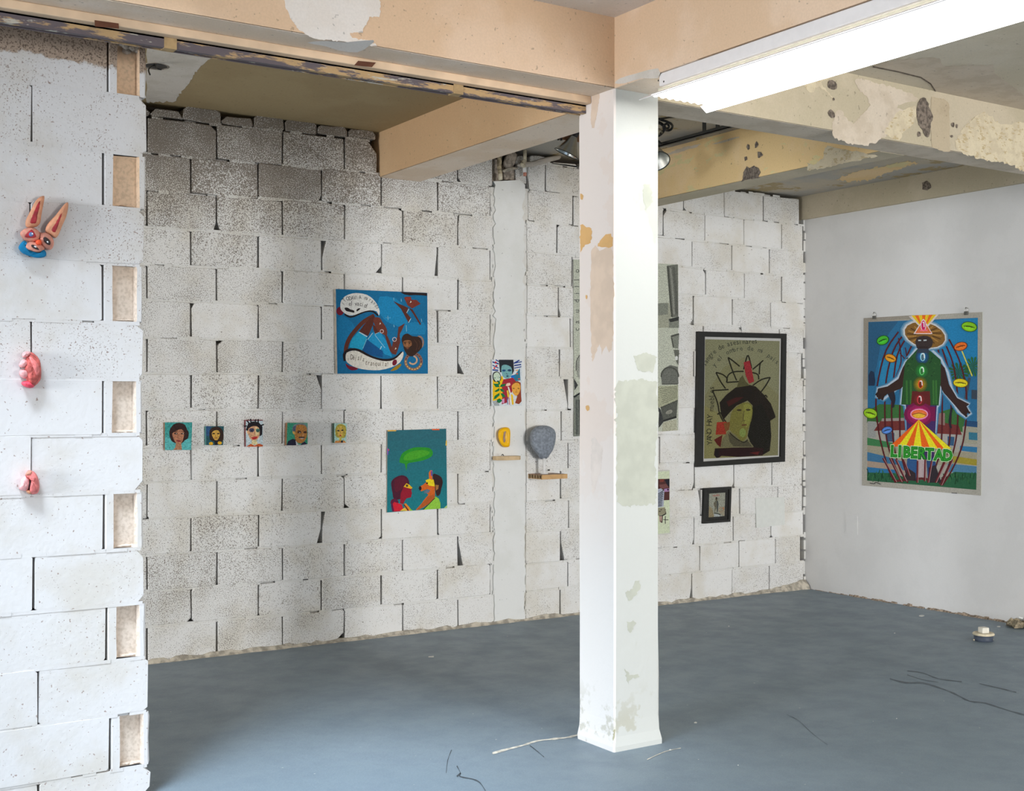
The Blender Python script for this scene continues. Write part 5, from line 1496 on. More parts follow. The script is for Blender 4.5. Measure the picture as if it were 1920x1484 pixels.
# stand: peg on a little round foot
base = Vector(((xl + xr_) / 2 - 0.015, -0.085, zt))
pg = p(1190, 1000, 0.085)
base.x = pg.x
mk = thing('grey_mask_sculpture', 'blue-grey rough clay mask, teardrop shaped, on a white peg above the hollow-board shelf', 'sculpture', base)
foot = lathe('stand_foot', [(0.026, 0.0), (0.026, 0.006), (0.012, 0.009), (0.0105, 0.012), (0.0105, 0.02)], (0, 0, 1), base, 'peg', None, 18, True)
pegtop = p(1185, 790, 0.085)
peg = lathe('peg', [(0.0105, 0.0), (0.0105, pegtop.z - base.z)], (0, 0, 1), base, 'peg', None, 14, True)
mo = [(1190, 180), (1280, 195), (1370, 250), (1405, 330), (1405, 430), (1385, 540), (1350, 640), (1290, 730), (1240, 795), (1180, 808), (1110, 795), (1070, 730), (1000, 650), (940, 540), (920, 420), (940, 310), (1000, 230), (1090, 190)]
mask = puff('mask', ('Y', -0.05), CW, mo, 0.004, 0.07, 'stone', None, 2, 0.05, back=0.0)
maskb = puff('mask_back', ('Y', -0.05), CW, [((x - 1165) * 0.9 + 1165, (y - 470) * 0.9 + 470) for x, y in mo], -0.012, 0.03, 'stone', None, 1, back=-0.025)
adopt(mk, foot, peg, mask, maskb)

# --- big framed picture in the far bay
CFm = (1300, 610, 5.3)
OUT = [(50, 62), (928, 85), (912, 1358), (34, 1412)]
INN = [(115, 114), (886, 132), (868, 1308), (100, 1358)]
PIC = [(118, 140), (858, 158), (842, 1294), (106, 1328)]
c = on_plane(W, *crop_px(CFm, (480, 1400)))
th = thing('framed_drawing', 'large black framed picture of a dark head with spiky crown on olive ground, far bay', 'framed picture', (c.x, 0, c.z))
fr = frame_px('frame', -0.001, 0.028, OUT, INN, CFm, 'frame_black', None, 0.008)
mt = slab_px('mount', 'Y', -0.006, 0.006, INN, CFm, 'mat_white', 'mat_white')
A = Art(('Y', -0.0125), CFm, 1.5)
A.poly(PIC, (128, 126, 92)); A.poly([(120, 140), (858, 158), (850, 700), (700, 560), (500, 320), (300, 420), (115, 700)], (134, 134, 104), 0); A.poly([(300, 900), (110, 800), (106, 1328), (400, 1314)], (132, 128, 84))
A.letters('sangre de asesinares', [(122, 410), (190, 310), (290, 235), (420, 195), (610, 182)], 72, (50, 52, 46), 0.9, 0.05)
A.letters('y el ombre de mi país', [(215, 420), (290, 330), (380, 275), (520, 250), (660, 272), (740, 320), (810, 375)], 68, (60, 64, 56), 0.9, 0.05)
A.letters('YANO HAY muebles', [(190, 1190), (182, 1050), (190, 930), (205, 800), (205, 640)], 78, (40, 40, 34), 0.9, 0.05)
D = (36, 34, 24)
for pts in ([(225, 470), (270, 560), (320, 630)], [(225, 470), (290, 490), (335, 530), (330, 570)], [(345, 320), (370, 400), (400, 480), (430, 550)], [(345, 320), (400, 360), (460, 410)], [(330, 570), (345, 500), (400, 465), (500, 460)], [(330, 570), (400, 565), (470, 560)], [(500, 440), (520, 360), (545, 300), (580, 430)], [(590, 440), (650, 390), (695, 350)], [(655, 490), (660, 400), (670, 380)], [(590, 600), (680, 540), (765, 520)], [(765, 520), (720, 600), (660, 680)], [(580, 470), (640, 490), (650, 540)], [(190, 650), (240, 770), (260, 880), (300, 960)], [(190, 650), (280, 645), (350, 640)], [(240, 890), (270, 870), (300, 930), (330, 970)], [(700, 760), (715, 695), (735, 720)], [(735, 770), (765, 780)]):
    A.stroke(pts, 13, D)
A.poly([(270, 850), (260, 770), (330, 690), (420, 620), (540, 590), (620, 610), (700, 690), (770, 780), (815, 900), (815, 920), (765, 950), (775, 1100), (760, 1250), (690, 1290), (560, 1300), (560, 1000), (590, 800), (540, 750), (430, 800), (360, 870), (300, 940)], (34, 28, 22), 0)
A.poly([(560, 1000), (590, 820), (680, 780), (760, 950), (765, 1200), (690, 1285), (590, 1220), (540, 1100)], (28, 26, 20), 1)
A.poly([(330, 760), (420, 720), (500, 715), (440, 760), (350, 810)], (62, 26, 22)); A.poly([(430, 620), (460, 530), (490, 500), (520, 560), (560, 600)], (84, 82, 52))
A.poly([(375, 880), (420, 820), (500, 770), (570, 780), (590, 850), (575, 950), (540, 1050), (530, 1120), (470, 1160), (420, 1090), (360, 1040)], (116, 112, 56), 2); A.poly([(500, 790), (575, 800), (575, 920), (530, 1020), (500, 940)], (132, 132, 64), 2)
A.poly([(270, 1215), (290, 1130), (350, 1050), (420, 1090), (480, 1165), (540, 1130), (600, 1210), (590, 1220), (420, 1215)], (112, 108, 78), 0); A.poly([(345, 1080), (400, 1100), (470, 1165), (540, 1150), (590, 1210), (400, 1205), (360, 1160)], (78, 74, 56))
A.ell(455, 845, 24, 10, (60, 52, 34)); A.ell(545, 842, 24, 10, (60, 52, 34)); A.stroke([(505, 850), (495, 940), (515, 950)], 8, (84, 76, 44)); A.stroke([(480, 995), (530, 990)], 12, (90, 56, 38)); A.stroke([(360, 1070), (430, 1130), (500, 1165), (540, 1140)], 10, D); A.ell(490, 1070, 34, 44, (124, 140, 74))
A.poly([(500, 370), (560, 352), (580, 440), (605, 560), (555, 582), (520, 500)], (150, 46, 50)); A.poly([(235, 965), (330, 960), (325, 1085), (222, 1090)], (150, 50, 36)); A.poly([(300, 975), (365, 960), (355, 1040), (320, 1060)], (120, 76, 40)); A.poly([(205, 1140), (290, 1090), (270, 1215), (240, 1190)], (88, 28, 24))
A.poly([(205, 1290), (215, 1225), (400, 1218), (600, 1215), (700, 1225), (690, 1295), (450, 1310), (280, 1300), (250, 1320), (220, 1310)], (42, 22, 22)); A.ell(235, 1275, 22, 46, (30, 22, 22)); A.poly([(560, 1270), (660, 1255), (640, 1290)], (92, 30, 28))
pc = A.done(None, mat='print_rough')
gl = slab_px('glass', 'Y', -0.0165, 0.0012, INN, CFm, 'glass', 'glass')
adopt(th, fr, mt, pc, gl)

# --- small framed figure
CM = (1310, 900, 16.49)
OUT = [(180, 265), (1022, 215), (985, 1300), (148, 1362)]; INN = [(250, 335), (950, 300), (922, 1230), (222, 1280)]; PIC = [(325, 430), (822, 398), (800, 1122), (310, 1165)]
c = on_plane(W, *crop_px(CM, (560, 1340)))
th = thing('small_framed_print', 'small black framed print of a standing grey figure below the big framed picture', 'framed picture', (c.x, 0, c.z))
fr = frame_px('frame', -0.001, 0.022, OUT, INN, CM, 'frame_black', None, 0.008)
mt = slab_px('mount', 'Y', -0.006, 0.005, INN, CM, 'mat_black', 'mat_black')
A = Art(('Y', -0.0115), CM, 1.45)
A.poly(PIC, (158, 160, 146)); A.poly([(325, 800), (420, 900), (480, 1150), (310, 1165)], (150, 138, 108)); A.poly([(640, 840), (800, 830), (800, 1120), (640, 1060)], (156, 150, 130)); A.poly([(480, 1060), (700, 1080), (640, 1140), (470, 1145)], (176, 182, 182))
A.text('caudillo', 432, 515, 96, (176, 92, 86), -0.04, 0.75, 0.012)
A.ell(548, 600, 34, 52, (92, 84, 66)); A.ell(550, 566, 30, 28, (60, 58, 52)); A.poly([(505, 660), (590, 640), (610, 700), (612, 780), (590, 1000), (560, 1000), (545, 850), (510, 1000), (485, 1000), (500, 850), (480, 760)], (106, 104, 88), 0); A.poly([(560, 660), (600, 650), (612, 780), (592, 1000), (565, 1000)], (78, 82, 80)); A.stroke([(480, 700), (490, 800), (520, 850)], 24, (100, 90, 70))
A.stroke([(470, 1030), (580, 1045), (680, 1085)], 34, (70, 74, 66)); A.ring(690, 930, 70, 14, (160, 130, 104)); A.poly([(740, 860), (790, 850), (780, 960)], (176, 120, 84))
pc = A.done(None, mat='print_rough'); gl = slab_px('glass', 'Y', -0.0145, 0.0012, INN, CM, 'glass', 'glass')
adopt(th, fr, mt, pc, gl)

# --- zebra print strip beside the pillar, partly behind it
CZ = (1230, 870, 10.6)
QZ = [(-180, 160), (272, 130), (278, 1385), (-180, 1435)]
c = on_plane(W, *crop_px(CZ, (50, 1400)))
th = thing('zebra_collage', 'tall pale collage with a striped animal and brown block, half hidden behind the column', 'picture', (c.x, 0, c.z))
pnl = slab_px('panel', 'Y', -0.0035, 0.010, QZ, CZ, 'paper', 'frame_black')
A = Art(('Y', -0.0135), CZ, 1.45)
A.poly([(-170, 175), (265, 145), (270, 1370), (-170, 1415)], (186, 194, 168)); A.poly([(-150, 310), (268, 298), (266, 722), (-150, 745)], (72, 42, 40)); A.poly([(170, 320), (268, 300), (266, 470), (210, 400)], (28, 28, 38)); A.poly([(75, 310), (160, 310), (150, 360), (80, 365)], (110, 52, 44)); A.poly([(60, 420), (200, 400), (250, 470), (100, 500)], (104, 66, 64))
A.poly([(160, 500), (262, 488), (262, 552), (165, 560)], (150, 116, 156)); A.ell(238, 515, 18, 20, (40, 30, 40)); A.poly([(-140, 540), (100, 490), (165, 540), (150, 850), (60, 870), (-140, 870)], (150, 156, 170))
for k in range(9):
    A.stroke([(-120, 590 + 34 * k), (40, 600 + 30 * k), (150 - 4 * k, 530 + 38 * k)], 15, (34, 36, 44))
A.poly([(-120, 880), (180, 870), (210, 1000), (-120, 1060)], (132, 128, 106)); A.stroke([(60, 1040), (130, 1030), (200, 990)], 24, (50, 48, 44)); A.poly([(60, 1040), (130, 1040), (110, 1180), (70, 1150)], (156, 132, 120)); A.stroke([(130, 1040), (120, 1170), (90, 1130)], 16, (56, 48, 46)); A.stroke([(185, 1040), (185, 1195)], 14, (40, 40, 38)); A.stroke([(145, 1112), (245, 1116)], 14, (40, 40, 38))
for k in range(6):
    A.ell(random.uniform(60, 200), random.uniform(890, 980), 14, 9, (70, 66, 56), random.uniform(0, 3))
adopt(th, pnl, A.done(None))

# --- long charcoal drawing that runs on behind the column
CD = (1225, 480, 4.369)
QD = [(-655, 30), (205, 70), (205, 1430), (-650, 1478)]
th = thing('charcoal_drawing', 'wide greenish paper sheet with charcoal shapes and handwriting, crossing behind the column', 'drawing', on_plane(W, *crop_px(CD, (-200, 1450))))
sheet = slab_px('sheet', 'Y', -0.0055, 0.0015, QD, CD, 'paper', 'paper')
A = Art(('Y', -0.007), CD, 1.6)
A.poly(QD, (176, 180, 166)); CHAR = (74, 76, 70); MID = (120, 124, 114); LT = (150, 152, 136)
A.poly([(112, 80), (200, 70), (205, 500), (150, 505), (130, 300)], (104, 106, 98)); A.stroke([(118, 85), (135, 300), (152, 500)], 16, CHAR); A.stroke([(165, 90), (185, 300), (190, 480)], 20, (88, 90, 84)); A.stroke([(140, 100), (160, 300), (170, 480)], 14, (128, 130, 122))
A.poly([(-100, 390), (130, 385), (145, 480), (130, 590), (-100, 590)], LT); A.poly([(20, 390), (120, 388), (120, 480), (20, 490)], MID); A.poly([(125, 515), (210, 498), (210, 590), (130, 590)], MID); A.poly([(125, 520), (210, 498), (205, 530), (140, 545)], (50, 52, 50))
A.poly([(140, 655), (212, 640), (205, 760), (160, 755)], MID); A.stroke([(145, 660), (210, 640)], 14, CHAR); A.stroke([(150, 670), (165, 750)], 10, CHAR); A.poly([(165, 770), (212, 770), (205, 900), (185, 860)], (96, 98, 90)); A.ell(190, 838, 12, 18, (200, 204, 200))
A.poly([(70, 1055), (62, 980), (90, 920), (140, 895), (200, 910), (206, 1050)], (102, 104, 98), 1); A.ring(135, 985, 70, 12, CHAR, 3.0, 6.4); A.stroke([(70, 1052), (200, 1050)], 8, CHAR)
A.poly([(-100, 1075), (200, 1060), (200, 1180), (60, 1240), (-100, 1260)], (158, 160, 136))
for k in range(9):
    A.stroke([(50 + 3 * k, 1090 + 15 * k), (120, 1080 + 14 * k), (195, 1070 + 11 * k)], 4, (100, 102, 88))
A.poly([(60, 1240), (200, 1180), (190, 1320), (80, 1360)], (84, 86, 80)); A.stroke([(75, 1355), (190, 1320)], 16, (44, 46, 44)); A.stroke([(60, 1245), (200, 1185)], 10, CHAR); A.ell(130, 1280, 30, 16, (130, 130, 120), -0.4); A.poly([(42, 1240), (60, 1260), (85, 1360), (45, 1410)], (56, 58, 58)); A.poly([(80, 1365), (190, 1340), (195, 1430), (70, 1440)], (166, 166, 146))
A.crop = (1060, 470, 4.0)
for ch, y in zip('caudillo', (604, 548, 468, 392, 328, 276, 226, 168)):
    A.text(ch, 104, y, 56, (70, 72, 70), -math.pi / 2, 0.95)
A.poly([(80, 900), (82, 830), (104, 785), (160, 775), (160, 960), (100, 960)], (150, 152, 144), 1); A.stroke([(82, 900), (84, 830), (108, 785)], 6, CHAR); A.stroke([(95, 950), (94, 850), (112, 800)], 4, MID)
A.poly([(64, 960), (95, 1010), (70, 1050)], (60, 62, 62)); A.poly([(64, 1105), (160, 1060), (160, 1390), (64, 1395)], (118, 122, 114)); A.stroke([(64, 1100), (115, 1068)], 14, (40, 44, 44)); A.stroke([(85, 1120), (88, 1380)], 18, (84, 88, 84)); A.stroke([(104, 1120), (108, 1380)], 10, (60, 64, 62)); A.stroke([(70, 1200), (72, 1390)], 8, MID)
A.text('o', 104, 108, 56, (70, 72, 70), -math.pi / 2, 0.01)
adopt(th, sheet, A.done(None, mat='print_rough'))

# --- blank white card, wall plate
th = tag(slab_px('blank_card', 'Y', -0.0035, 0.005, [(272, 255), (672, 240), (676, 622), (285, 668)], (1380, 900, 7.385), 'card', 'card'), 'blank off-white card on the block wall, right of the small framed print', 'card')
tag(slab_px('wall_plate', 'X', XR - 0.0005, 0.004, [(1520, 470), (1680, 500), (1680, 765), (1520, 738)], (1380, 900, 7.385), 'wall_white', 'wall_white'), 'flat painted-over cover plate low on the smooth right wall near the corner', 'plate')

# ================================================================ POSTER ON THE RIGHT WALL
CP = (1600, 570, 3.904)
PXW = XR - 0.004
QP = [(75, 105), (430, 84), (610, 78), (945, 60), (940, 735), (935, 1405), (500, 1368), (62, 1330), (70, 720)]
c = pX(*crop_px(CP, (500, 1368)), XR)
th = thing('libertad_poster', 'unframed poster lettered LIBERTAD, glowing figure in straw hat, on the smooth white wall', 'poster', c)
sheet = slab_px('sheet', 'X', XR - 0.001, 0.003, QP, CP, 'paper', 'paper')
A = Art(('X', PXW), CP, 1.25)
A.poly(QP, (166, 162, 152))
A.poly([(75, 105), (430, 84), (430, 112), (110, 132), (108, 700), (72, 700)], (150, 143, 132))
A.poly([(110, 133), (912, 102), (905, 900), (104, 850)], (44, 108, 150))
A.poly([(560, 130), (912, 102), (908, 420), (760, 480), (640, 330)], (36, 126, 176)); A.poly([(110, 133), (330, 125), (200, 300), (150, 560), (108, 600)], (44, 92, 128)); A.poly([(190, 420), (360, 320), (360, 520), (250, 640), (170, 640)], (44, 130, 176), 1)
A.poly([(100, 790), (190, 735), (360, 740), (380, 860), (100, 870)], (58, 106, 56), 1); A.poly([(640, 790), (740, 760), (820, 830), (800, 940), (640, 900)], (58, 106, 56), 1)
# houses
A.poly([(104, 860), (165, 862), (165, 980), (104, 980)], (150, 152, 150)); A.poly([(190, 930), (380, 925), (380, 1040), (190, 1030)], (164, 162, 156)); A.poly([(240, 945), (300, 945), (300, 1010), (240, 1010)], (64, 84, 112)); A.poly([(150, 930), (200, 855), (385, 850), (385, 925)], (112, 50, 48)); A.poly([(210, 840), (385, 835), (385, 856), (205, 860)], (150, 140, 136))
A.poly([(608, 940), (790, 945), (780, 1050), (608, 1040)], (164, 160, 156)); A.poly([(600, 860), (770, 890), (795, 960), (610, 950)], (112, 50, 48)); A.poly([(800, 900), (908, 905), (908, 1030), (800, 1020)], (158, 156, 140)); A.poly([(845, 940), (908, 945), (908, 1000), (845, 995)], (54, 116, 140)); A.poly([(820, 855), (908, 862), (908, 905), (810, 895)], (40, 76, 116)); A.poly([(690, 970), (740, 975), (735, 1040), (690, 1035)], (52, 86, 120)); A.poly([(610, 800), (670, 800), (670, 890), (610, 880)], (136, 110, 104))
# ground bands
A.poly([(102, 980), (300, 1020), (300, 1060), (102, 1040)], (62, 122, 76)); A.poly([(102, 1035), (320, 1060), (700, 1090), (905, 1080), (902, 1180), (500, 1180), (102, 1090)], (156, 150, 130)); A.poly([(102, 1085), (250, 1120), (380, 1160), (380, 1220), (102, 1215)], (62, 112, 150)); A.poly([(700, 1110), (905, 1140), (903, 1185), (720, 1160)], (156, 142, 52)); A.poly([(780, 1040), (907, 1050), (905, 1090), (780, 1075)], (50, 116, 160)); A.poly([(690, 1170), (903, 1190), (902, 1260), (690, 1230)], (76, 124, 156)); A.poly([(102, 1150), (330, 1180), (380, 1240), (102, 1230)], (164, 146, 130)); A.poly([(102, 1195), (300, 1215), (330, 1260), (101, 1240)], (44, 112, 160))
A.poly([(101, 1235), (300, 1240), (420, 1290), (640, 1290), (740, 1230), (902, 1240), (900, 1362), (500, 1328), (100, 1295)], (40, 92, 62))
for k in range(60):
    x = random.choice((random.uniform(105, 330), random.uniform(640, 900))); y = 1245 + (x - 100) * 0.03 + random.uniform(0, 60)
    A.stroke([(x, y), (x + random.uniform(-14, 14), y - random.uniform(20, 42))], 6, random.choice(((24, 62, 40), (56, 110, 66), (30, 76, 48))), 0)
# palm
for k in range(14):
    t = 2 * math.pi * k / 14
    A.poly([(770, 500), (770 + 70 * math.cos(t - .14), 500 + 62 * math.sin(t - .14)), (770 + 84 * math.cos(t), 500 + 74 * math.sin(t)), (770 + 70 * math.cos(t + .14), 500 + 62 * math.sin(t + .14))], (40, 92, 52))
    A.poly([(880, 460), (min(908, 880 + 60 * math.cos(t - .14)), 460 + 66 * math.sin(t - .14)), (min(908, 880 + 70 * math.cos(t)), 460 + 76 * math.sin(t)), (min(908, 880 + 60 * math.cos(t + .14)), 460 + 66 * math.sin(t + .14))], (46, 104, 58))
A.stroke([(850, 540), (820, 700), (812, 780)], 18, (70, 80, 90)); A.poly([(865, 630), (905, 632), (905, 700), (865, 696)], (60, 70, 84))
A.poly([(112, 600), (112, 520), (128, 490), (150, 500), (160, 560), (155, 600)], (34, 52, 78), 1)
# cage ribs behind
RB = (84, 28, 34)
ribs = [[(330, 205), (240, 340), (185, 540), (165, 720), (175, 860), (200, 1010), (260, 1220), (310, 1310)], [(355, 240), (290, 350), (240, 560), (230, 800), (245, 1000), (300, 1180), (360, 1310)], [(380, 260), (320, 380), (290, 600), (280, 820), (300, 1060), (345, 1220), (400, 1310)], [(430, 300), (380, 420), (345, 640), (340, 900), (350, 1100), (390, 1250)], [(700, 260), (770, 400), (815, 560), (830, 720), (820, 900), (790, 1060), (720, 1220), (650, 1330)], [(680, 310), (730, 440), (760, 640), (765, 820), (750, 1000), (700, 1180), (630, 1320)], [(650, 330), (690, 460), (715, 640), (710, 900), (690, 1080), (610, 1280)], [(620, 330), (645, 500), (650, 800), (640, 1060), (600, 1200), (570, 1300)]]
for rb in ribs:
    A.stroke(rb, 11, RB)
A.stroke([(330, 250), (350, 420), (300, 560)], 8, RB); A.stroke([(340, 360), (390, 410), (380, 320)], 7, RB); A.stroke([(300, 1300), (500, 1280), (660, 1310)], 18, (90, 40, 40))
# white aura, then the figure
AUR = (176, 190, 206)
fig = [(470, 320), (560, 325), (640, 400), (690, 500), (720, 620), (760, 690), (850, 735), (830, 755), (860, 805), (825, 830), (770, 790), (740, 740), (660, 640), (640, 570), (625, 740), (610, 760), (600, 940), (395, 930), (385, 745), (350, 735), (360, 600), (270, 660), (220, 700), (170, 680), (180, 620), (250, 600), (330, 540), (380, 430), (430, 370)]
cx0 = sum(q[0] for q in fig) / len(fig)
A.stroke(fig + [fig[0]], 40, (62, 122, 162), 0); A.stroke(fig + [fig[0]], 27, (96, 144, 176), 0); A.stroke(fig + [fig[0]], 15, AUR, 0)
A.poly([(300, 640), (250, 660), (300, 760)], (40, 40, 50)); A.stroke([(290, 640), (300, 700), (285, 760)], 16, (40, 36, 46)); A.stroke([(720, 760), (705, 860), (715, 910)], 16, (40, 36, 46))
A.poly([(380, 600), (625, 600), (610, 760), (600, 950), (590, 1140), (610, 1290), (560, 1270), (545, 1140), (460, 1140), (440, 1280), (380, 1270), (395, 1140), (390, 940)], (66, 44, 96))
A.poly([(395, 1130), (465, 1130), (460, 1290), (380, 1290)], (46, 84, 132)); A.poly([(535, 1130), (600, 1130), (610, 1300), (545, 1290)], (40, 70, 116)); A.poly([(468, 1140), (535, 1140), (530, 1270), (470, 1270)], (176, 158, 160))
A.poly([(395, 1200), (455, 1240), (460, 1300), (370, 1285)], (52, 40, 44)); A.poly([(550, 1200), (600, 1180), (645, 1310), (555, 1310)], (46, 40, 46))
# arms
A.poly([(400, 400), (360, 470), (330, 550), (250, 605), (180, 620), (168, 680), (200, 700), (250, 660), (350, 620), (400, 560)], (56, 38, 34), 1)
A.poly([(610, 400), (670, 470), (700, 590), (760, 690), (850, 735), (828, 750), (858, 805), (835, 790), (825, 828), (790, 800), (745, 745), (660, 650), (620, 560)], (56, 38, 36), 1)
for pts in ([(190, 640), (165, 670)], [(200, 660), (185, 700)], [(225, 660), (210, 705)], [(820, 780), (855, 800)], [(810, 790), (830, 828)]):
    A.stroke(pts, 16, (50, 34, 32))
A.poly([(470, 330), (545, 330), (640, 410), (640, 560), (625, 745), (350, 738), (365, 560), (380, 430)], (40, 82, 44), 0)
for k in range(26):
    x = random.uniform(370, 630); y = random.uniform(390, 540)
    A.stroke([(x, y), (x + random.uniform(-26, 26), y + random.uniform(-20, 24))], 7, random.choice(((28, 56, 34), (54, 96, 50), (34, 70, 40))), 0)
for x in (390, 420, 585, 605):
    A.stroke([(x, 560), (x + 3, 735)], 14, (58, 110, 52))
A.poly([(430, 640), (560, 640), (565, 745), (420, 745)], (96, 34, 34)); A.poly([(400, 745), (600, 755), (600, 860), (398, 850)], (116, 24, 72))
A.glow(480, 810, 110, 90, (116, 24, 72), (224, 44, 120))
A.glow(505, 388, 50, 54, (36, 66, 86), (30, 120, 206)); A.glow(500, 492, 58, 62, (40, 82, 44), (40, 150, 60)); A.glow(490, 590, 52, 56, (80, 90, 36), (226, 164, 30)); A.glow(485, 700, 50, 50, (96, 34, 34), (140, 44, 40))
for x, y, c_ in ((508, 388, (150, 210, 240)), (502, 490, (110, 220, 120)), (492, 588, (230, 90, 40)), (485, 702, (200, 60, 70))):
    A.ell(x, y, 19, 32, c_); A.ell(x, y + 4, 12, 24, tuple(v * 0.5 for v in c_)); A.stroke([(x - 5, y - 20), (x + 8, y - 22), (x + 12, y + 10)], 7, (226, 230, 230))
# head with wide straw hat
A.ell(520, 225, 180, 114, (92, 140, 172), 0.25); A.ell(521, 226, 170, 106, (140, 164, 184), 0.25); A.ell(522, 226, 162, 99, (200, 202, 204), 0.25)
A.ell(524, 228, 152, 90, (128, 92, 44), 0.25)
for k in range(22):
    t = 2 * math.pi * k / 22
    x0_, y0_ = 520 + 60 * math.cos(t), 225 + 36 * math.sin(t)
    A.stroke([(x0_, y0_), (520 + 128 * math.cos(t + .1), 228 + 76 * math.sin(t + .12))], 8, (84, 58, 30) if k % 2 else (168, 124, 62), 0)
A.poly([(455, 270), (480, 240), (540, 235), (580, 265), (575, 310), (540, 335), (480, 335), (460, 310)], (56, 46, 46), 2)
A.stroke([(475, 268), (496, 268)], 9, (180, 190, 196)); A.stroke([(514, 268), (536, 266)], 9, (190, 196, 200)); A.stroke([(480, 318), (545, 318)], 7, (40, 30, 32)); A.poly([(475, 330), (550, 330), (560, 360), (460, 360)], (50, 60, 76))
# triangle with rays on the hat
TOPY = 82
A.poly([(405, 92), (440, 86), (600, 79), (625, 79), (545, 170), (575, 222), (440, 220), (478, 160)], (206, 196, 192))
for k in range(7):
    a0, a1 = 425 + 26 * k, 425 + 26 * (k + 1)
    A.poly([(a0, 86 - 1.0 * k), (a1, 85 - 1.0 * k), (514 + (k - 3) * 9 + 5, 152), (514 + (k - 3) * 9 - 5, 152)], (238, 190, 40) if k % 2 == 0 else (226, 104, 30))
A.poly([(444, 220), (513, 108), (580, 220)], (226, 206, 206)); A.poly([(452, 215), (513, 120), (572, 215)], (214, 110, 60)); A.ell(513, 158, 21, 44, (226, 196, 210)); A.ell(513, 158, 15, 36, (200, 30, 90)); A.stroke([(508, 140), (516, 134), (518, 170)], 7, (236, 220, 226)); A.poly([(490, 188), (540, 188), (545, 200), (486, 200)], (232, 110, 130))
# saucers


def saucer(x, y, w_, h_, c_, rot=0.0):
    dk = tuple(v * 0.45 for v in c_)
    A.ell(x, y, w_ + 5, h_ + 5, dk, rot); A.ell(x, y, w_, h_, c_, rot); A.ell(x, y + h_ * 0.25, w_ * 0.6, h_ * 0.5, tuple(min(255, v * 1.12) for v in c_), rot)
    for s_ in (0.75, 0.45):
        A.stroke([(x - w_ * s_ * math.cos(rot), y - w_ * s_ * math.sin(rot) + 2), (x, y - h_ * 0.35 * s_ + 3), (x + w_ * s_ * math.cos(rot), y + w_ * s_ * math.sin(rot) + 2)], 6, dk)


A.stroke([(795, 345), (870, 530)], 9, (206, 200, 90), 0)
saucer(848, 168, 54, 33, (132, 196, 36), 0.15); saucer(215, 267, 42, 30, (70, 180, 50), -0.35); saucer(272, 398, 40, 26, (236, 150, 40), 0.35); saucer(785, 312, 46, 28, (236, 110, 40), -0.25); saucer(785, 580, 52, 29, (236, 204, 40), 0.08); saucer(125, 803, 48, 34, (150, 196, 40), 0.25); saucer(246, 926, 36, 24, (84, 130, 206), -0.25)
A.ell(482, 808, 66, 40, (240, 150, 190)); A.ell(482, 808, 58, 33, (236, 110, 60)); A.ell(482, 816, 46, 20, (246, 176, 50)); A.stroke([(430, 812), (482, 800), (535, 816)], 6, (150, 60, 40))
# cone of rays
fan = [(265, 1045), (325, 1046), (385, 1044), (440, 1046), (500, 1050), (560, 1056), (620, 1062), (670, 1066), (718, 1062)]
for k in range(8):
    A.poly([(478, 848), fan[k], fan[k + 1]], (226, 96, 24) if k % 2 == 0 else (246, 214, 36))
for ch, x, y in zip('LIBERTAD', (270, 326, 362, 418, 470, 526, 592, 652), (1116, 1118, 1122, 1126, 1130, 1136, 1142, 1146)):
    A.text(ch, x, y, 112, (190, 222, 172), 0.05, 0.86, 0.10)
for ch, x, y in zip('LIBERTAD', (270, 326, 362, 418, 470, 526, 592, 652), (1116, 1118, 1122, 1126, 1130, 1136, 1142, 1146)):
    A.text(ch, x, y, 112, (18, 116, 36), 0.05, 0.86, 0.06)
for ch, x, y in zip('LIBERTAD', (270, 326, 362, 418, 470, 526, 592, 652), (1116, 1118, 1122, 1126, 1130, 1136, 1142, 1146)):
    A.text(ch, x, y, 112, (52, 150, 44), 0.05, 0.86, -0.008)
# lower cage over the legs
for a_, b_ in (((215, 1130), (310, 1305)), ((265, 1130), (350, 1305)), ((310, 1140), (385, 1300)), ((365, 1140), (410, 1260)), ((470, 1150), (466, 1310)), ((525, 1140), (520, 1300)), ((572, 1150), (545, 1310)), ((670, 1160), (600, 1310)), ((725, 1140), (640, 1330))):
    A.stroke([a_, b_], 10, (96, 30, 36), 0); A.stroke([(a_[0] + 8, a_[1]), (b_[0] + 8, b_[1])], 3, (196, 150, 150), 0)
A.stroke([(120, 1312), (150, 1318), (165, 1308), (200, 1322)], 5, (60, 60, 60)); A.stroke([(720, 1385), (760, 1388)], 5, (70, 70, 70))
adopt(th, sheet, A.done(None))
for x, y, nm in ((150, 98, 'small binder clip holding the upper corner of the poster nearest the block wall'), (823, 66, 'small binder clip holding the upper poster corner away from the block wall')):
    q = pX(*crop_px(CP, (x, y)), XR - 0.012)
    cl = thing('binder_clip', nm, 'clip', (XR - 0.006, q.y, q.z), 'clips at the top of the poster')
    k1 = box('clip_body', (XR - 0.014, q.y - 0.016, q.z - 0.014), (XR - 0.0045, q.y + 0.016, q.z + 0.010), 'clip', None, 0.003)
    k2 = tube('wire_handle', catmull([(XR - 0.010, q.y - 0.010, q.z + 0.006), (XR - 0.010, q.y - 0.014, q.z + 0.026), (XR - 0.010, q.y, q.z + 0.034), (XR - 0.010, q.y + 0.012, q.z + 0.024), (XR - 0.010, q.y + 0.010, q.z + 0.006)], 4, False), 0.0018, 'chrome_dull', None, 5)
    k3 = lathe('nail', [(0.001, 0.0), (0.004, 0.001), (0.004, 0.003), (0.0015, 0.004), (0.0015, 0.0135)], (1, 0, 0), Vector((XR - 0.014, q.y, q.z + 0.034)), 'clip', None, 8)
    adopt(cl, k1, k2, k3)

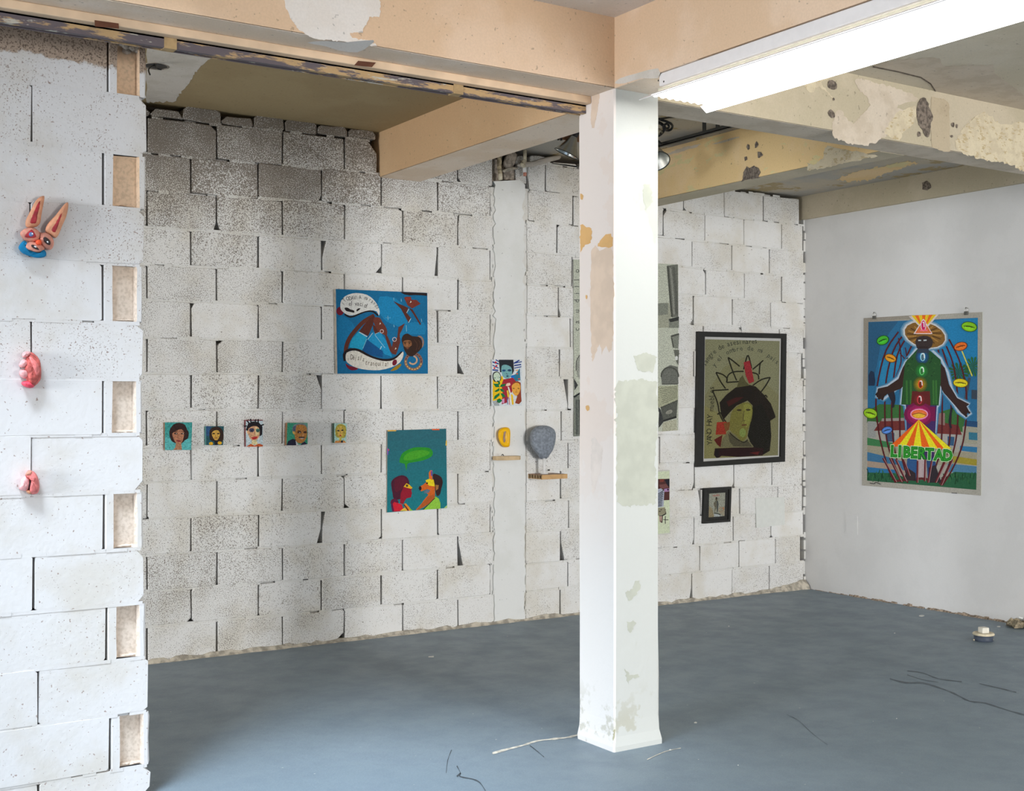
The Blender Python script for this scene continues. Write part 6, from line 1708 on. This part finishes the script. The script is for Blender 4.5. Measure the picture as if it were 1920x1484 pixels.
# ================================================================ THINGS ON THE FLOOR
CC = (1780, 1130, 13.714)
b0 = pZ(*crop_px(CC, (880, 985)), 0.0)
sc_ = (b0 - CAM).dot(FWD) / F_PX / 13.714       # metres per crop pixel here
R1 = 250 * sc_
cap = thing('floor_cleanout', 'beige plastic pipe cap with square white knob on a dark pipe stub in the floor', 'drain', b0)
zc = 215 * sc_
k1 = lathe('pipe_stub', [(R1 * 0.93, 0.0), (R1 * 0.95, 0.004), (R1 * 0.95, zc * 0.72)], (0, 0, 1), b0, 'cap_dark', None, 28, True)
k2 = lathe('cap_disc', [(R1 * 0.96, zc * 0.66), (R1 * 1.07, zc * 0.72), (R1 * 1.08, zc * 0.86), (R1 * 1.0, zc * 0.97), (R1 * 0.80, zc), (R1 * 0.74, zc * 0.95), (R1 * 0.6, zc * 0.93), (0.002, zc * 0.93)], (0, 0, 1), b0, 'beige_cap', None, 28)
kn = 100 * sc_
k3 = box('square_knob', (-kn, -kn, 0), (kn, kn, 150 * sc_), 'cap_white', None, 0.003)
k3.rotation_euler = (0, 0, 0.25 - YAW); k3.location = (b0.x, b0.y, b0.z + zc * 0.9)
adopt(cap, k1, k2, k3)
for x, y, rr in ((650, 950, 40), (980, 960, 40), (1085, 960, 62)):
    q = pZ(*crop_px(CC, (x, y + 35)), 0.0)
    bm = bmesh.new(); bmesh.ops.create_icosphere(bm, subdivisions=1, radius=rr * sc_)
    for v in bm.verts:
        v.co *= random.uniform(0.7, 1.15); v.co.z *= 0.7; v.co += q + Vector((0, 0, rr * sc_ * 0.5))
    k = from_bm('mortar_chip', bm, 'beige_cap'); adopt(cap, k)
q = pZ(1906, 1176, 0.0)
rb = thing('rubble_lump', 'brown mossy lump of rubble on the floor at the foot of the smooth white wall', 'rubble', q)
bm = bmesh.new()
for k in range(16):
    bmesh.ops.create_icosphere(bm, subdivisions=1, radius=random.uniform(0.02, 0.045))
    d = Vector((random.uniform(-0.03, 0.09), random.uniform(-0.14, 0.05), 0)); s_ = random.uniform(0.6, 1.0)
    for v in bm.verts[-12:]:
        v.co = Vector((v.co.x * random.uniform(0.8, 1.3), v.co.y * random.uniform(0.8, 1.3), max(v.co.z * s_ + 0.015 + 0.02 * random.random(), 0.0))) + d + q
ro = from_bm('rubble_mass', bm, 'rubble')
ch_ = box('white_flake', (-0.02, -0.012, 0), (0.02, 0.012, 0.008), 'speck'); ch_.location = q + Vector((0.0, -0.03, 0.058)); ch_.rotation_euler = (0.3, 0.2, 0.6)
adopt(rb, ro, ch_)
